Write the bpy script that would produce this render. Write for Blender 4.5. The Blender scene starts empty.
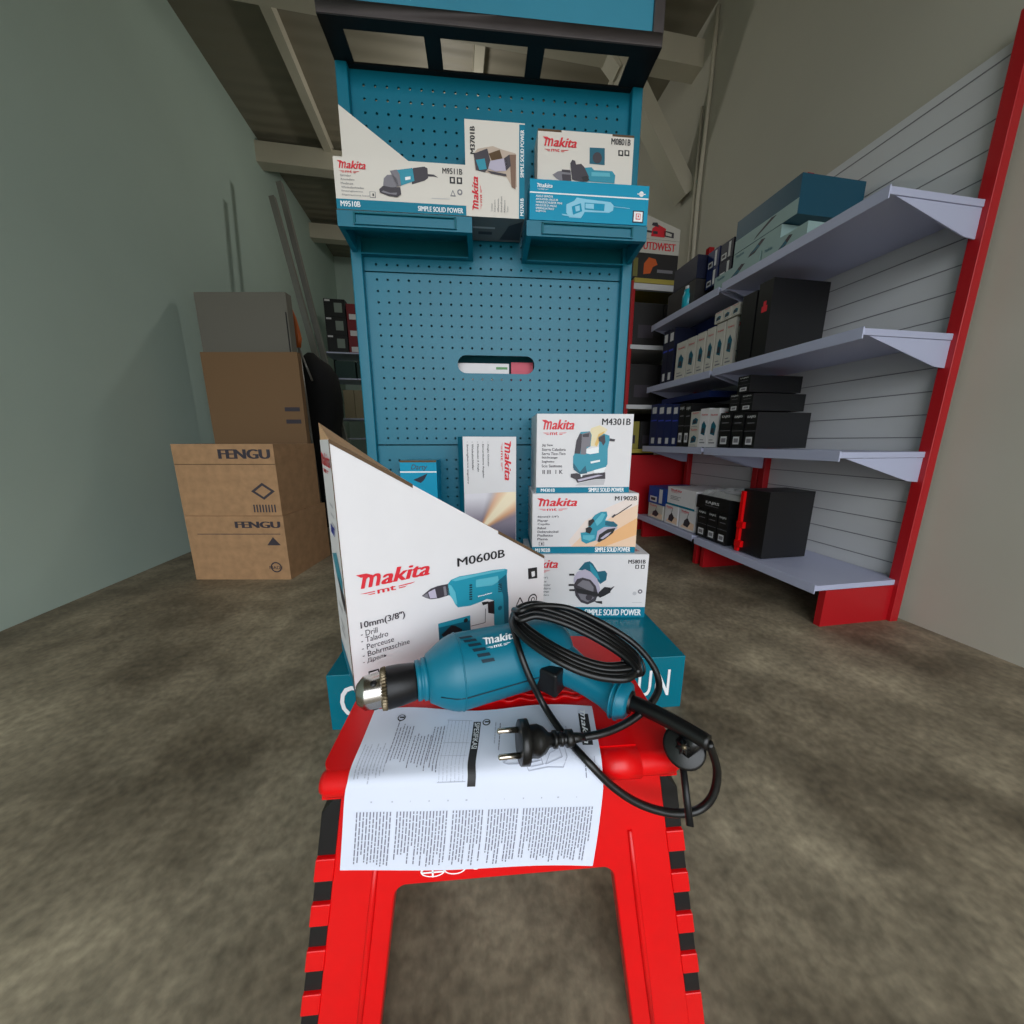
import bpy, math, random
from math import sin, cos, tan, radians, pi, atan, atan2, sqrt
from mathutils import Vector, Matrix
from mathutils.geometry import tessellate_polygon
random.seed(7)
COL = bpy.context.scene.collection

# ------------------------------------------------------------------ camera measures
F, PITCH, EYE = 345.0, radians(11.6), 0.60
TH = radians(9.4)      # the room's depth axis against the camera's
PH = radians(5.0)      # the display stand's yaw

def ray(x, y):
    a = (x-512)/F; b = (512-y)/F
    return Vector((a, cos(PITCH)+b*sin(PITCH), -sin(PITCH)+b*cos(PITCH)))
def hz(x, y, z):                       # point of a height z seen at a pixel
    r = ray(x, y); t = (z-EYE)/r.z
    return Vector((r.x*t, r.y*t, z))
def hy(x, y, Y):                       # point at forward distance Y
    r = ray(x, y); t = Y/r.y
    return Vector((r.x*t, Y, r.z*t+EYE))
def frame_pt(x, y, ang, q=None, s=None):
    r = ray(x, y); S = r.x*cos(ang)+r.y*sin(ang); Q = -r.x*sin(ang)+r.y*cos(ang)
    t = q/Q if q is not None else s/S
    return S*t, Q*t, r.z*t+EYE
def st(x, y, q): return frame_pt(x, y, PH, q=q)
def rlat(x, y, lat): return frame_pt(x, y, TH, s=lat)
def rdep(x, y, d): return frame_pt(x, y, TH, q=d)
def toworld(s, q, ang, z=0): return Vector((s*cos(ang)-q*sin(ang), s*sin(ang)+q*cos(ang), z))

# ------------------------------------------------------------------ materials
def lin(c):
    return tuple((v/255/12.92 if v/255 <= .04045 else ((v/255+.055)/1.055)**2.4) for v in c)
MATS = {}
def mat(name, rgb, rough=.5, metal=0., var=.0, scale=8., bump=0., coat=0., spec=.5):
    if name in MATS: return MATS[name]
    m = bpy.data.materials.new(name); m.use_nodes = True
    nt = m.node_tree; b = nt.nodes['Principled BSDF']
    c = lin(rgb)
    b.inputs['Roughness'].default_value = rough; b.inputs['Metallic'].default_value = metal
    b.inputs['Coat Weight'].default_value = coat; b.inputs['Specular IOR Level'].default_value = spec
    b.inputs['Base Color'].default_value = (*c, 1)
    if var or bump:
        tc = nt.nodes.new('ShaderNodeTexCoord'); n = nt.nodes.new('ShaderNodeTexNoise')
        n.inputs['Scale'].default_value = scale; n.inputs['Detail'].default_value = 6
        nt.links.new(tc.outputs['Object'], n.inputs['Vector'])
        if var:
            r = nt.nodes.new('ShaderNodeValToRGB')
            r.color_ramp.elements[0].position = .3; r.color_ramp.elements[1].position = .7
            r.color_ramp.elements[0].color = (*[v*(1-var) for v in c], 1)
            r.color_ramp.elements[1].color = (*[min(1, v*(1+var)) for v in c], 1)
            nt.links.new(n.outputs['Fac'], r.inputs['Fac']); nt.links.new(r.outputs['Color'], b.inputs['Base Color'])
        if bump:
            bp = nt.nodes.new('ShaderNodeBump'); bp.inputs['Strength'].default_value = bump; bp.inputs['Distance'].default_value = .01
            nt.links.new(n.outputs['Fac'], bp.inputs['Height']); nt.links.new(bp.outputs['Normal'], b.inputs['Normal'])
    MATS[name] = m; return m

TEALP = mat('teal_powder_coat', (0,110,134), .38, .0, .05, 5., .02, spec=.42)
TEALD = mat('teal_powder_coat_dark', (0,98,112), .5, .0, .05, 5., spec=.25)
BLACKM = mat('black_metal', (16,16,18), .55, .3)
HEADM = mat('grey_brown_metal', (78,72,72), .45, .4, .12, 14)
SIGNT = mat('sign_teal', (56,136,162), .35, .0, .06, 5.)
WHITEC = mat('white_carton', (228,225,227), .5, 0, .015, 20)
CREAMC = mat('cream_carton', (224,217,208), .5)
TEALC = mat('teal_print', (0,122,150), .45, spec=.25)
CYANC = mat('cyan_print', (0,150,188), .45, spec=.25)
KRAFT = mat('kraft_card', (176,136,98), .8, 0, .12, 30, .05)
KRAFTF = mat('kraft_flap', (206,162,120), .8, 0, .1, 30)
KRAFTD = mat('kraft_dark', (96,74,52), .85, 0, .1, 20)
REDI = mat('red_ink', (220,36,52), .5)
BLKI = mat('black_ink', (30,28,32), .5)
GREYI = mat('grey_ink', (128,126,132), .5)
LGREYI = mat('light_grey_ink', (196,194,198), .5)
WHTI = mat('white_ink', (244,246,248), .5)
BLUEI = mat('blue_ink', (50,70,190), .5)
TOOLT = mat('tool_teal_ink', (36,146,170), .4)
TOOLL = mat('tool_light_teal_ink', (92,182,200), .4)
TOOLD = mat('tool_dark_teal_ink', (12,96,118), .4)
DARKG = mat('dark_grey_ink', (62,56,64), .5)
MIDG = mat('mid_grey_ink', (126,122,130), .5)
LILAC = mat('lilac_ink', (188,180,200), .5)
NAVY = mat('navy_carton', (14,34,86), .45)
NAVYD = mat('deep_navy_carton', (12,20,48), .5)
BLACKC = mat('black_carton', (16,16,18), .45)
REDP = mat('red_plastic', (222,0,6), .36, 0, .03, 40, .02)
BLKP = mat('black_plastic', (18,18,20), .42)
BLKR = mat('black_rubber', (12,12,13), .35, spec=.5)
DRILLT = mat('drill_teal_plastic', (0,110,134), .4, 0, .02, 60, .01)
DRILLD = mat('drill_vent_dark', (4,40,56), .6)
STEEL = mat('steel', (186,182,176), .22, 1.)
STEELD = mat('toothed_steel', (120,108,88), .4, .9)
CHUCKB = mat('black_chuck_sleeve', (26,26,28), .38, .4, .1, 40, .05)
NICKEL = mat('nickel_pin', (206,196,182), .22, 1.)
PAPER = mat('paper', (216,221,236), .75)
WALL = mat('wall_paint', (186,182,168), .8, 0, .06, 1.2)
WALLL = mat('left_wall_paint', (186,206,196), .8, 0, .05, 1.2)
BEAM = mat('beam_paint', (196,190,172), .7, 0, .06, 3)
SHELFM = mat('shelf_enamel', (186,190,216), .4, .1)
RACKW = mat('rack_back_white', (206,206,208), .5)
RACKR = mat('rack_red', (176,16,26), .4)
DARKSH = mat('dark_shelf_stock', (22,20,22), .6)
YELL = mat('yellow_enamel', (176,160,70), .5)
GREYM = mat('grey_metal_profile', (140,138,132), .35, .4)

def floor_mat():
    m = bpy.data.materials.new('concrete_floor'); m.use_nodes = True
    nt = m.node_tree; b = nt.nodes['Principled BSDF']; b.inputs['Roughness'].default_value = .62
    tc = nt.nodes.new('ShaderNodeTexCoord')
    n1 = nt.nodes.new('ShaderNodeTexNoise'); n1.inputs['Scale'].default_value = 2.2; n1.inputs['Detail'].default_value = 9; n1.inputs['Roughness'].default_value = .62
    n2 = nt.nodes.new('ShaderNodeTexNoise'); n2.inputs['Scale'].default_value = 70; n2.inputs['Detail'].default_value = 5
    n3 = nt.nodes.new('ShaderNodeTexNoise'); n3.inputs['Scale'].default_value = 9; n3.inputs['Detail'].default_value = 8; n3.inputs['Distortion'].default_value = .8
    for n in (n1, n2, n3): nt.links.new(tc.outputs['Object'], n.inputs['Vector'])
    r = nt.nodes.new('ShaderNodeValToRGB'); e = r.color_ramp.elements
    e[0].position = .36; e[0].color = (*lin((96,85,68)), 1); e[1].position = .66; e[1].color = (*lin((164,151,127)), 1)
    nt.links.new(n1.outputs['Fac'], r.inputs['Fac'])
    mx = nt.nodes.new('ShaderNodeMixRGB'); mx.blend_type = 'OVERLAY'; mx.inputs['Fac'].default_value = .55
    nt.links.new(r.outputs['Color'], mx.inputs[1]); nt.links.new(n3.outputs['Fac'], mx.inputs[2])
    mx2 = nt.nodes.new('ShaderNodeMixRGB'); mx2.blend_type = 'OVERLAY'; mx2.inputs['Fac'].default_value = .6
    nt.links.new(mx.outputs['Color'], mx2.inputs[1]); nt.links.new(n2.outputs['Fac'], mx2.inputs[2])
    nt.links.new(mx2.outputs['Color'], b.inputs['Base Color'])
    bp = nt.nodes.new('ShaderNodeBump'); bp.inputs['Strength'].default_value = .15; bp.inputs['Distance'].default_value = .004
    nt.links.new(n2.outputs['Fac'], bp.inputs['Height']); nt.links.new(bp.outputs['Normal'], b.inputs['Normal'])
    return m
def ceiling_mat():
    m = bpy.data.materials.new('corrugated_sheet'); m.use_nodes = True
    nt = m.node_tree; b = nt.nodes['Principled BSDF']; b.inputs['Roughness'].default_value = .6
    b.inputs['Base Color'].default_value = (*lin((136,130,114)), 1)
    tc = nt.nodes.new('ShaderNodeTexCoord'); w = nt.nodes.new('ShaderNodeTexWave'); w.inputs['Scale'].default_value = 3.2; w.bands_direction = 'Y'
    nt.links.new(tc.outputs['Object'], w.inputs['Vector'])
    bp = nt.nodes.new('ShaderNodeBump'); bp.inputs['Strength'].default_value = .3; bp.inputs['Distance'].default_value = .02
    nt.links.new(w.outputs['Fac'], bp.inputs['Height']); nt.links.new(bp.outputs['Normal'], b.inputs['Normal'])
    return m

# ------------------------------------------------------------------ object bookkeeping
def tag(o, label=None, cat=None, group=None, kind=None):
    if label: o['label'] = label
    if cat: o['category'] = cat
    if group: o['group'] = group
    if kind: o['kind'] = kind
    return o
def thing(name, label, cat, loc=(0,0,0), rz=0, group=None):
    o = bpy.data.objects.new(name, None); COL.objects.link(o)
    o.empty_display_size = .05; o.location = loc; o.rotation_euler = (0,0,rz)
    return tag(o, label, cat, group)
def place(o, loc, rz=0): o.location = loc; o.rotation_euler = (0,0,rz); return o

# ------------------------------------------------------------------ text to flat geometry
_T = {}
def text_geo(s, bold=0., shear=0.):
    k = (s, bold, shear)
    if k in _T: return _T[k]
    cu = bpy.data.curves.new('t', 'FONT'); cu.body = s; cu.size = 1; cu.offset = bold; cu.shear = shear
    cu.resolution_u = 3; cu.fill_mode = 'FRONT' if hasattr(cu, 'fill_mode') else cu.fill_mode
    o = bpy.data.objects.new('t', cu); COL.objects.link(o)
    dg = bpy.context.evaluated_depsgraph_get(); dg.update()
    me = bpy.data.meshes.new_from_object(o.evaluated_get(dg))
    vs = [(v.co.x, v.co.y) for v in me.vertices]; fs = [tuple(p.vertices) for p in me.polygons]
    bpy.data.objects.remove(o); bpy.data.curves.remove(cu); bpy.data.meshes.remove(me)
    if not vs: vs = [(0,0),(1,0),(1,1)]; fs = [(0,1,2)]
    x0 = min(v[0] for v in vs); x1 = max(v[0] for v in vs); y0 = min(v[1] for v in vs); y1 = max(v[1] for v in vs)
    _T[k] = ([((x-x0)/(x1-x0 or 1), (y-y0)/(y1-y0 or 1)) for x, y in vs], fs, (x1-x0)/(y1-y0 or 1)); return _T[k]

# ------------------------------------------------------------------ mesh builder
class MB:
    def __init__(s): s.v = []; s.f = []; s.m = []; s.mats = []; s.smooth = []
    def mi(s, m):
        if m not in s.mats: s.mats.append(m)
        return s.mats.index(m)
    def add(s, vs, fs, m, smooth=False):
        b = len(s.v); s.v += [tuple(v) for v in vs]; i = s.mi(m)
        for f in fs: s.f.append(tuple(b+k for k in f)); s.m.append(i); s.smooth.append(smooth)
    def poly(s, pts, m): s.add(pts, [tuple(range(len(pts)))], m)
    def box(s, x0, x1, y0, y1, z0, z1, m, T=None):
        vs = [Vector((x, y, z)) for z in (z0, z1) for y in (y0, y1) for x in (x0, x1)]
        if T is not None: vs = [T @ v for v in vs]
        s.add(vs, [(0,2,3,1),(4,5,7,6),(0,1,5,4),(1,3,7,5),(3,2,6,7),(2,0,4,6)], m)
    def beam(s, a, b, w, h, m, up=(0,0,1)):
        a = Vector(a); b = Vector(b); d = (b-a).normalized(); u = Vector(up)
        r = d.cross(u).normalized(); u = r.cross(d).normalized()
        vs = [p+r*i*w/2+u*j*h/2 for p in (a, b) for i, j in ((-1,-1),(1,-1),(1,1),(-1,1))]
        s.add(vs, [(3,2,1,0),(4,5,6,7),(0,1,5,4),(1,2,6,5),(2,3,7,6),(3,0,4,7)], m)
    def prism(s, pts, fn, m, side=None, holes=()):
        """outline pts (2d) extruded between fn(p,0) and fn(p,1)"""
        loops = [list(pts)]+[list(h) for h in holes]
        flat = [p for l in loops for p in l]; n = len(flat)
        tris = tessellate_polygon([[Vector((p[0], p[1], 0)) for p in l] for l in loops])
        vs = [fn(p, 0) for p in flat]+[fn(p, 1) for p in flat]
        s.add(vs, [tuple(t) for t in tris], m); s.add(vs, [tuple(n+k for k in reversed(t)) for t in tris], m)
        off = 0; fs = []
        for l in loops:
            k = len(l)
            for i in range(k):
                a, b = off+i, off+(i+1) % k; fs.append((a, b, n+b, n+a))
            off += k
        s.add(vs, fs, side or m)
    def tube(s, pts, r, m, n=10, closed=False, caps=True):
        pts = [Vector(p) for p in pts]; N = len(pts)
        rr = r if isinstance(r, (list, tuple)) else [r]*N
        prev = None; rings = []
        for i, p in enumerate(pts):
            a = pts[(i-1) % N] if closed or i > 0 else p; b = pts[(i+1) % N] if closed or i < N-1 else p
            t = (b-a).normalized()
            if prev is None:
                u = t.cross(Vector((0,0,1)));
                if u.length < 1e-3: u = t.cross(Vector((1,0,0)))
                u.normalize()
            else:
                u = prev-t*prev.dot(t); u.normalize()
            prev = u; w = t.cross(u)
            rings.append([p+(u*cos(2*pi*k/n)+w*sin(2*pi*k/n))*rr[i] for k in range(n)])
        vs = [v for g in rings for v in g]; fs = []
        for i in range(N if closed else N-1):
            for k in range(n):
                a = i*n+k; b = i*n+(k+1) % n; c = ((i+1) % N)*n+(k+1) % n; d = ((i+1) % N)*n+k
                fs.append((a, b, c, d))
        if caps and not closed: fs += [tuple(range(n))[::-1], tuple((N-1)*n+k for k in range(n))]
        s.add(vs, fs, m, True)
    def loft(s, secs, m, n=24, p=2.0, caps=True):
        """secs: (center, axis_a vector, axis_b vector) ellipse/superellipse rings"""
        vs = []
        for c, A, B in secs:
            for k in range(n):
                t = 2*pi*k/n; ct, sn = cos(t), sin(t)
                vs.append(Vector(c)+Vector(A)*(abs(ct)**(2/p)*(1 if ct >= 0 else -1))+Vector(B)*(abs(sn)**(2/p)*(1 if sn >= 0 else -1)))
        fs = []
        for i in range(len(secs)-1):
            for k in range(n):
                fs.append((i*n+k, i*n+(k+1) % n, (i+1)*n+(k+1) % n, (i+1)*n+k))
        if caps: fs += [tuple(range(n))[::-1], tuple((len(secs)-1)*n+k for k in range(n))]
        s.add(vs, fs, m, True)
    def build(s, name, parent=None, bevel=0, solid=0, subsurf=0, angle=35):
        me = bpy.data.meshes.new(name); me.from_pydata(s.v, [], s.f)
        for m in s.mats: me.materials.append(m)
        me.polygons.foreach_set('material_index', s.m)
        me.polygons.foreach_set('use_smooth', s.smooth); me.update()
        import bmesh
        bm = bmesh.new(); bm.from_mesh(me)
        if any(s.smooth) or bevel: bmesh.ops.remove_doubles(bm, verts=bm.verts, dist=1e-6)
        if bevel: bmesh.ops.recalc_face_normals(bm, faces=bm.faces)
        bm.to_mesh(me); bm.free()
        o = bpy.data.objects.new(name, me); COL.objects.link(o)
        if parent is not None: o.parent = parent
        if solid:
            md = o.modifiers.new('s', 'SOLIDIFY'); md.thickness = solid; md.offset = 1
        if bevel:
            md = o.modifiers.new('b', 'BEVEL'); md.width = bevel; md.segments = 3; md.limit_method = 'ANGLE'; md.angle_limit = radians(angle)
            me.polygons.foreach_set('use_smooth', [True]*len(me.polygons))
            wn = o.modifiers.new('w', 'WEIGHTED_NORMAL'); wn.keep_sharp = True
        return o

def catmull(pts, k=8, closed=False):
    P = [Vector(p) for p in pts]; out = []; n = len(P)
    for i in range(n if closed else n-1):
        if closed: a, b, c, d = P[(i-1) % n], P[i], P[(i+1) % n], P[(i+2) % n]
        else: a, b, c, d = P[max(i-1, 0)], P[i], P[i+1], P[min(i+2, n-1)]
        for j in range(k):
            t = j/k
            out.append(.5*((2*b)+(c-a)*t+(2*a-5*b+4*c-d)*t*t+(3*b-a-3*c+d)*t**3))
    if not closed: out.append(P[-1])
    return out
def rrect(x0, y0, x1, y1, r, n=6):
    out = []
    rs = r if isinstance(r, (list, tuple)) else [r]*4
    for (cx, cy, a0, q) in ((x1-rs[0], y0+rs[0], -90, rs[0]), (x1-rs[1], y1-rs[1], 0, rs[1]), (x0+rs[2], y1-rs[2], 90, rs[2]), (x0+rs[3], y0+rs[3], 180, rs[3])):
        for k in range(n+1):
            a = radians(a0+90*k/n); out.append((cx+q*cos(a), cy+q*sin(a)))
    return out
def homog(quad):
    """map crop pixels inside quad (TL,TR,BR,BL) to (u,v), v up, by solving the homography"""
    src = quad; dst = [(0,1),(1,1),(1,0),(0,0)]
    A = []; B = []
    for (x, y), (u, v) in zip(src, dst):
        A.append([x,y,1,0,0,0,-u*x,-u*y]); B.append(u); A.append([0,0,0,x,y,1,-v*x,-v*y]); B.append(v)
    n = 8
    M = [r[:]+[b] for r, b in zip(A, B)]
    for i in range(n):
        p = max(range(i, n), key=lambda r: abs(M[r][i])); M[i], M[p] = M[p], M[i]
        for r in range(n):
            if r != i:
                f = M[r][i]/M[i][i]
                for c in range(i, n+1): M[r][c] -= f*M[i][c]
    h = [M[i][n]/M[i][i] for i in range(n)]
    def f(x, y):
        w = h[6]*x+h[7]*y+1
        return ((h[0]*x+h[1]*y+h[2])/w, (h[3]*x+h[4]*y+h[5])/w)
    return f

class Face:
    """prints on a flat (or mapped) face; coordinates are fractions of width and height"""
    def __init__(s, mb, O, U, V, w, h, fn=None, lift=.0004):
        s.mb = mb; s.w = w; s.h = h; s.lift = lift
        O = Vector(O); U = Vector(U).normalized(); V = Vector(V).normalized(); N = U.cross(V)
        s.fn = fn or (lambda x, y, l: O+U*(x*w)+V*(y*h)+N*(l*lift))
        s.q = None
    def quad(s, *q): s.q = homog(q); return s
    def P(s, p): return s.q(*p) if s.q else p
    def pl(s, pts, m, l=1, raw=False):
        pts = [p if raw else s.P(p) for p in pts]
        a = sum(pts[i][0]*pts[(i+1) % len(pts)][1]-pts[(i+1) % len(pts)][0]*pts[i][1] for i in range(len(pts)))
        if a < 0: pts = pts[::-1]
        tris = tessellate_polygon([[Vector((x, y, 0)) for x, y in pts]])
        fs = []
        for t in tris:
            (ax, ay), (bx, by), (cx, cy) = (pts[k] for k in t)
            fs.append(tuple(t) if (bx-ax)*(cy-ay)-(by-ay)*(cx-ax) > 0 else tuple(reversed(t)))
        s.mb.add([s.fn(x, y, l) for x, y in pts], fs, m)
    def rect(s, x0, y0, x1, y1, m, l=1): s.pl([(x0,y0),(x1,y0),(x1,y1),(x0,y1)], m, l, raw=True)
    def line(s, pts, wd, m, l=2):
        P = [s.P(p) for p in pts]; asp = s.w/s.h
        for a, b in zip(P, P[1:]):
            dx = (b[0]-a[0])*asp; dy = b[1]-a[1]; L = sqrt(dx*dx+dy*dy) or 1
            nx = -dy/L*wd/asp/2; ny = dx/L*wd/2
            s.pl([(a[0]+nx, a[1]+ny),(a[0]-nx, a[1]-ny),(b[0]-nx, b[1]-ny),(b[0]+nx, b[1]+ny)], m, l, raw=True)
    def circ(s, x, y, r, m, l=2, n=18, sq=1.): s.pl([(x+r*cos(2*pi*k/n)*s.h/s.w*sq, y+r*sin(2*pi*k/n)) for k in range(n)], m, l, raw=True)
    def text(s, t, x0, y0, x1, y1, m, bold=0., shear=0., rot=0, l=2):
        vs, fs, asp = text_geo(t, 0, shear)
        if bold:
            d = bold*3.2/asp; n0 = len(vs); q_ = []; fq = []
            for j, k in enumerate((0, .25, .5, .75, 1)):
                q_ += [(a*(1-d)+d*k, b) for a, b in vs]; fq += [tuple(j*n0+i for i in f_) for f_ in fs]
            vs, fs = q_, fq
        if rot == 0: g = lambda a, b: (x0+(x1-x0)*a, y0+(y1-y0)*b)
        elif rot == 90: g = lambda a, b: (x1-(x1-x0)*b, y0+(y1-y0)*a)
        else: g = lambda a, b: (x0+(x1-x0)*b, y1-(y1-y0)*a)
        nb = len(text_geo(t, 0, shear)[0])      # the overlaid strokes lie a hair apart, never coplanar
        s.mb.add([s.fn(*g(a, b), l+.25*(i//nb)) for i, (a, b) in enumerate(vs)], fs, m)
    def logo(s, x0, y0, x1, y1, m, rot=0, mt=True, l=2):
        """the maker's italic wordmark with the two striped letters under it"""
        def sub(a, b, c, d):      # sub-rectangle in reading coordinates
            if rot == 0: return (x0+(x1-x0)*a, y0+(y1-y0)*b, x0+(x1-x0)*c, y0+(y1-y0)*d)
            if rot == 90: return (x1-(x1-x0)*d, y0+(y1-y0)*a, x1-(x1-x0)*b, y0+(y1-y0)*c)
            return (x0+(x1-x0)*b, y1-(y1-y0)*c, x0+(x1-x0)*d, y1-(y1-y0)*a)
        def g(a, b):
            r = sub(a, b, a, b); return (r[0], r[1])
        s.text('m', *sub(.045, .36, .31, .90), m, .035, .28, rot, l)
        s.pl([g(0,.98), g(.13,.98), g(.22,.84), g(.06,.84)], m, l, raw=True)
        s.text('akita', *sub(.31, .36, 1, 1), m, .03, .28, rot, l)
        if mt:
            s.text('mt', *sub(.25, .0, .5, .2), m, .02, .0, rot, l)
            s.pl([g(.03,.15), g(.22,.15), g(.22,.11), g(.10,.11)], m, l, raw=True); s.pl([g(.12,.06), g(.22,.06), g(.22,.02), g(.16,.02)], m, l, raw=True)
            s.pl([g(.54,.15), g(.78,.17), g(.72,.12), g(.54,.11)], m, l, raw=True); s.pl([g(.54,.06), g(.66,.07), g(.62,.02), g(.54,.02)], m, l, raw=True)
    def copylines(s, x0, y0, y1, lines, m, hgt, wid, l=2):
        n = len(lines)
        for i, t in enumerate(lines):
            y = y1-(y1-y0)*(i+1)/n
            s.text(t, x0, y, x0+wid*len(t), y+hgt, m, .01, 0, 0, l)

def carton(mb, w, d, h, body, top=None, bottom=None, side=None):
    vs = [(0,0,0),(w,0,0),(w,d,0),(0,d,0),(0,0,h),(w,0,h),(w,d,h),(0,d,h)]
    mb.add(vs, [(3,2,1,0)], bottom or body); mb.add(vs, [(4,5,6,7)], top or body)
    mb.add(vs, [(0,1,5,4),(2,3,7,6)], body); mb.add(vs, [(1,2,6,5),(3,0,4,7)], side or body)
def front(mb, w, h, **k): return Face(mb, (0,0,0), (1,0,0), (0,0,1), w, h, **k)
def leftf(mb, d, h): return Face(mb, (0,d,0), (0,-1,0), (0,0,1), d, h)
def topf(mb, w, d, h): return Face(mb, (0,0,h), (1,0,0), (0,1,0), w, d)

# ================================================================== THE ROOM
ROOMH = 2.95; LATR = 1.5; LATL = -1.46; DB = 5.36; DFRONT = -1.9
def room_obj(mb, name, **k):
    o = mb.build(name, **k); place(o, (0,0,0), TH); return o
def slab(name, x0, x1, y0, y1, z0, z1, m):
    b = MB(); b.box(x0, x1, y0, y1, z0, z1, m); return tag(room_obj(b, name), kind='structure')
slab('floor', -4.2, 4.4, -3.2, DB+.1, -.1, 0, floor_mat())
slab('ceiling', LATL-.15, LATR+.15, DFRONT, DB+.1, ROOMH, ROOMH+.06, ceiling_mat())
slab('wall_right', LATR, LATR+.15, DFRONT, DB, 0, ROOMH, WALL)
slab('wall_left', LATL-.15, LATL, DFRONT, DB, 0, ROOMH, WALLL)
slab('wall_back', LATL-.15, LATR+.15, DB, DB+.1, 0, ROOMH, WALLL)
# lintel over the open street front
slab('wall_front', LATL-.15, LATR+.15, DFRONT, DFRONT+.12, 2.55, ROOMH, WALL)

# roof timbers: tie beams across, purlins along, a knee brace
def tie(d, z0, z1, n, x0=LATL, x1=LATR):
    return slab('trim_%d' % n, x0, x1, d, d+.1, z0, z1, BEAM)
tie(2.27, 2.73, 2.86, 1); tie(3.5, 2.76, 2.9, 2); tie(4.55, 2.76, 2.9, 3)
for i, lt in enumerate((-.95, .2, 1.1)):
    slab('trim_%d' % (4+i), lt, lt+.06, .3, DB, ROOMH-.07, ROOMH-.001, BEAM)
b = MB(); b.beam((LATR, 2.33, 2.12), (1.0, 2.33, 2.76), .09, .11, BEAM, up=(0,1,0)); b.beam((1.02,2.33,2.70), (.74, 2.33, 2.95), .08, .1, BEAM, up=(0,1,0))
tag(room_obj(b, 'trim_7'), kind='structure')
b = MB(); b.tube([(1.485, 2.16, 2.9), (1.485, 2.16, 2.6), (1.485, 2.18, 2.0), (1.485, 2.16, 1.0)], .011, BEAM, n=8)
b.tube([(1.487, 2.22, 2.5), (1.487, 2.22, 1.0)], .008, BEAM, n=8)
tag(room_obj(b, 'electrical_conduit'), 'pale conduit pipes running up the right wall under the beam', 'pipe')

bulb = thing('ceiling_bulb', 'bare bulb hanging from the roof behind the display stand', 'lamp', toworld(.05, 3.1, TH, 2.62))
em = bpy.data.materials.new('lit_bulb'); em.use_nodes = True; q = em.node_tree.nodes['Principled BSDF']; q.inputs['Emission Color'].default_value = (1,.97,.9,1); q.inputs['Emission Strength'].default_value = 14
b = MB(); b.loft([((0,0,z), (r,0,0), (0,r,0)) for z, r in ((-.055,.004),(-.05,.018),(-.03,.03),(-.01,.026),(.01,.015),(.02,.013))], em, 20); b.build('glass_bulb', bulb)
b = MB(); b.tube([(0,0,.02),(0,0,.06)], .018, RACKW, 14); b.tube([(0,0,.06),(0,0,.329)], .003, BLKP, 6); b.build('bulb_holder', bulb)
pl_ = bpy.data.lights.new('bulb_light', 'POINT'); pl_.energy = 10; pl_.color = (1,.97,.9); pl_.shadow_soft_size = .05
lo = bpy.data.objects.new('bulb_light', pl_); COL.objects.link(lo); lo.location = toworld(.05, 3.1, TH, 2.53)

# ================================================================== DISPLAY STAND
SL, SR, Q0 = -.311, .403, 1.0
def sw(s, q, z=0): return toworld(s, q, PH, z)
def fz(x, y, ang, z):
    r = ray(x, y); t = (z-EYE)/r.z
    return ((r.x*cos(ang)+r.y*sin(ang))*t, (-r.x*sin(ang)+r.y*cos(ang))*t)
stand = thing('display_stand', 'tall teal pegboard display stand with two tray shelves and dark header', 'display stand', (0,0,0), PH)
b = MB(); PLM = mat('teal_gloss_plinth', (0,112,132), .2, .0, .03, 4., spec=.5); b.box(-.325, .447, .653, 1.12, 0, .131, PLM)
pl = Face(b, (-.325,.653,0), (1,0,0), (0,0,1), .772, .131)
pl.text('C', .03, .24, .085, .8, WHTI, .01); pl.text('U', .862, .26, .902, .76, WHTI, .01); pl.text('N', .914, .26, .957, .76, WHTI, .01)
b.build('plinth', stand, bevel=.002)
for s0, s1 in ((SL, SL+.0266), (SR-.0266, SR)):
    b = MB(); b.box(s0, s1, .984, 1.09, .131, 1.432, TEALP); b.build('post', stand, bevel=.003)

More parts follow.
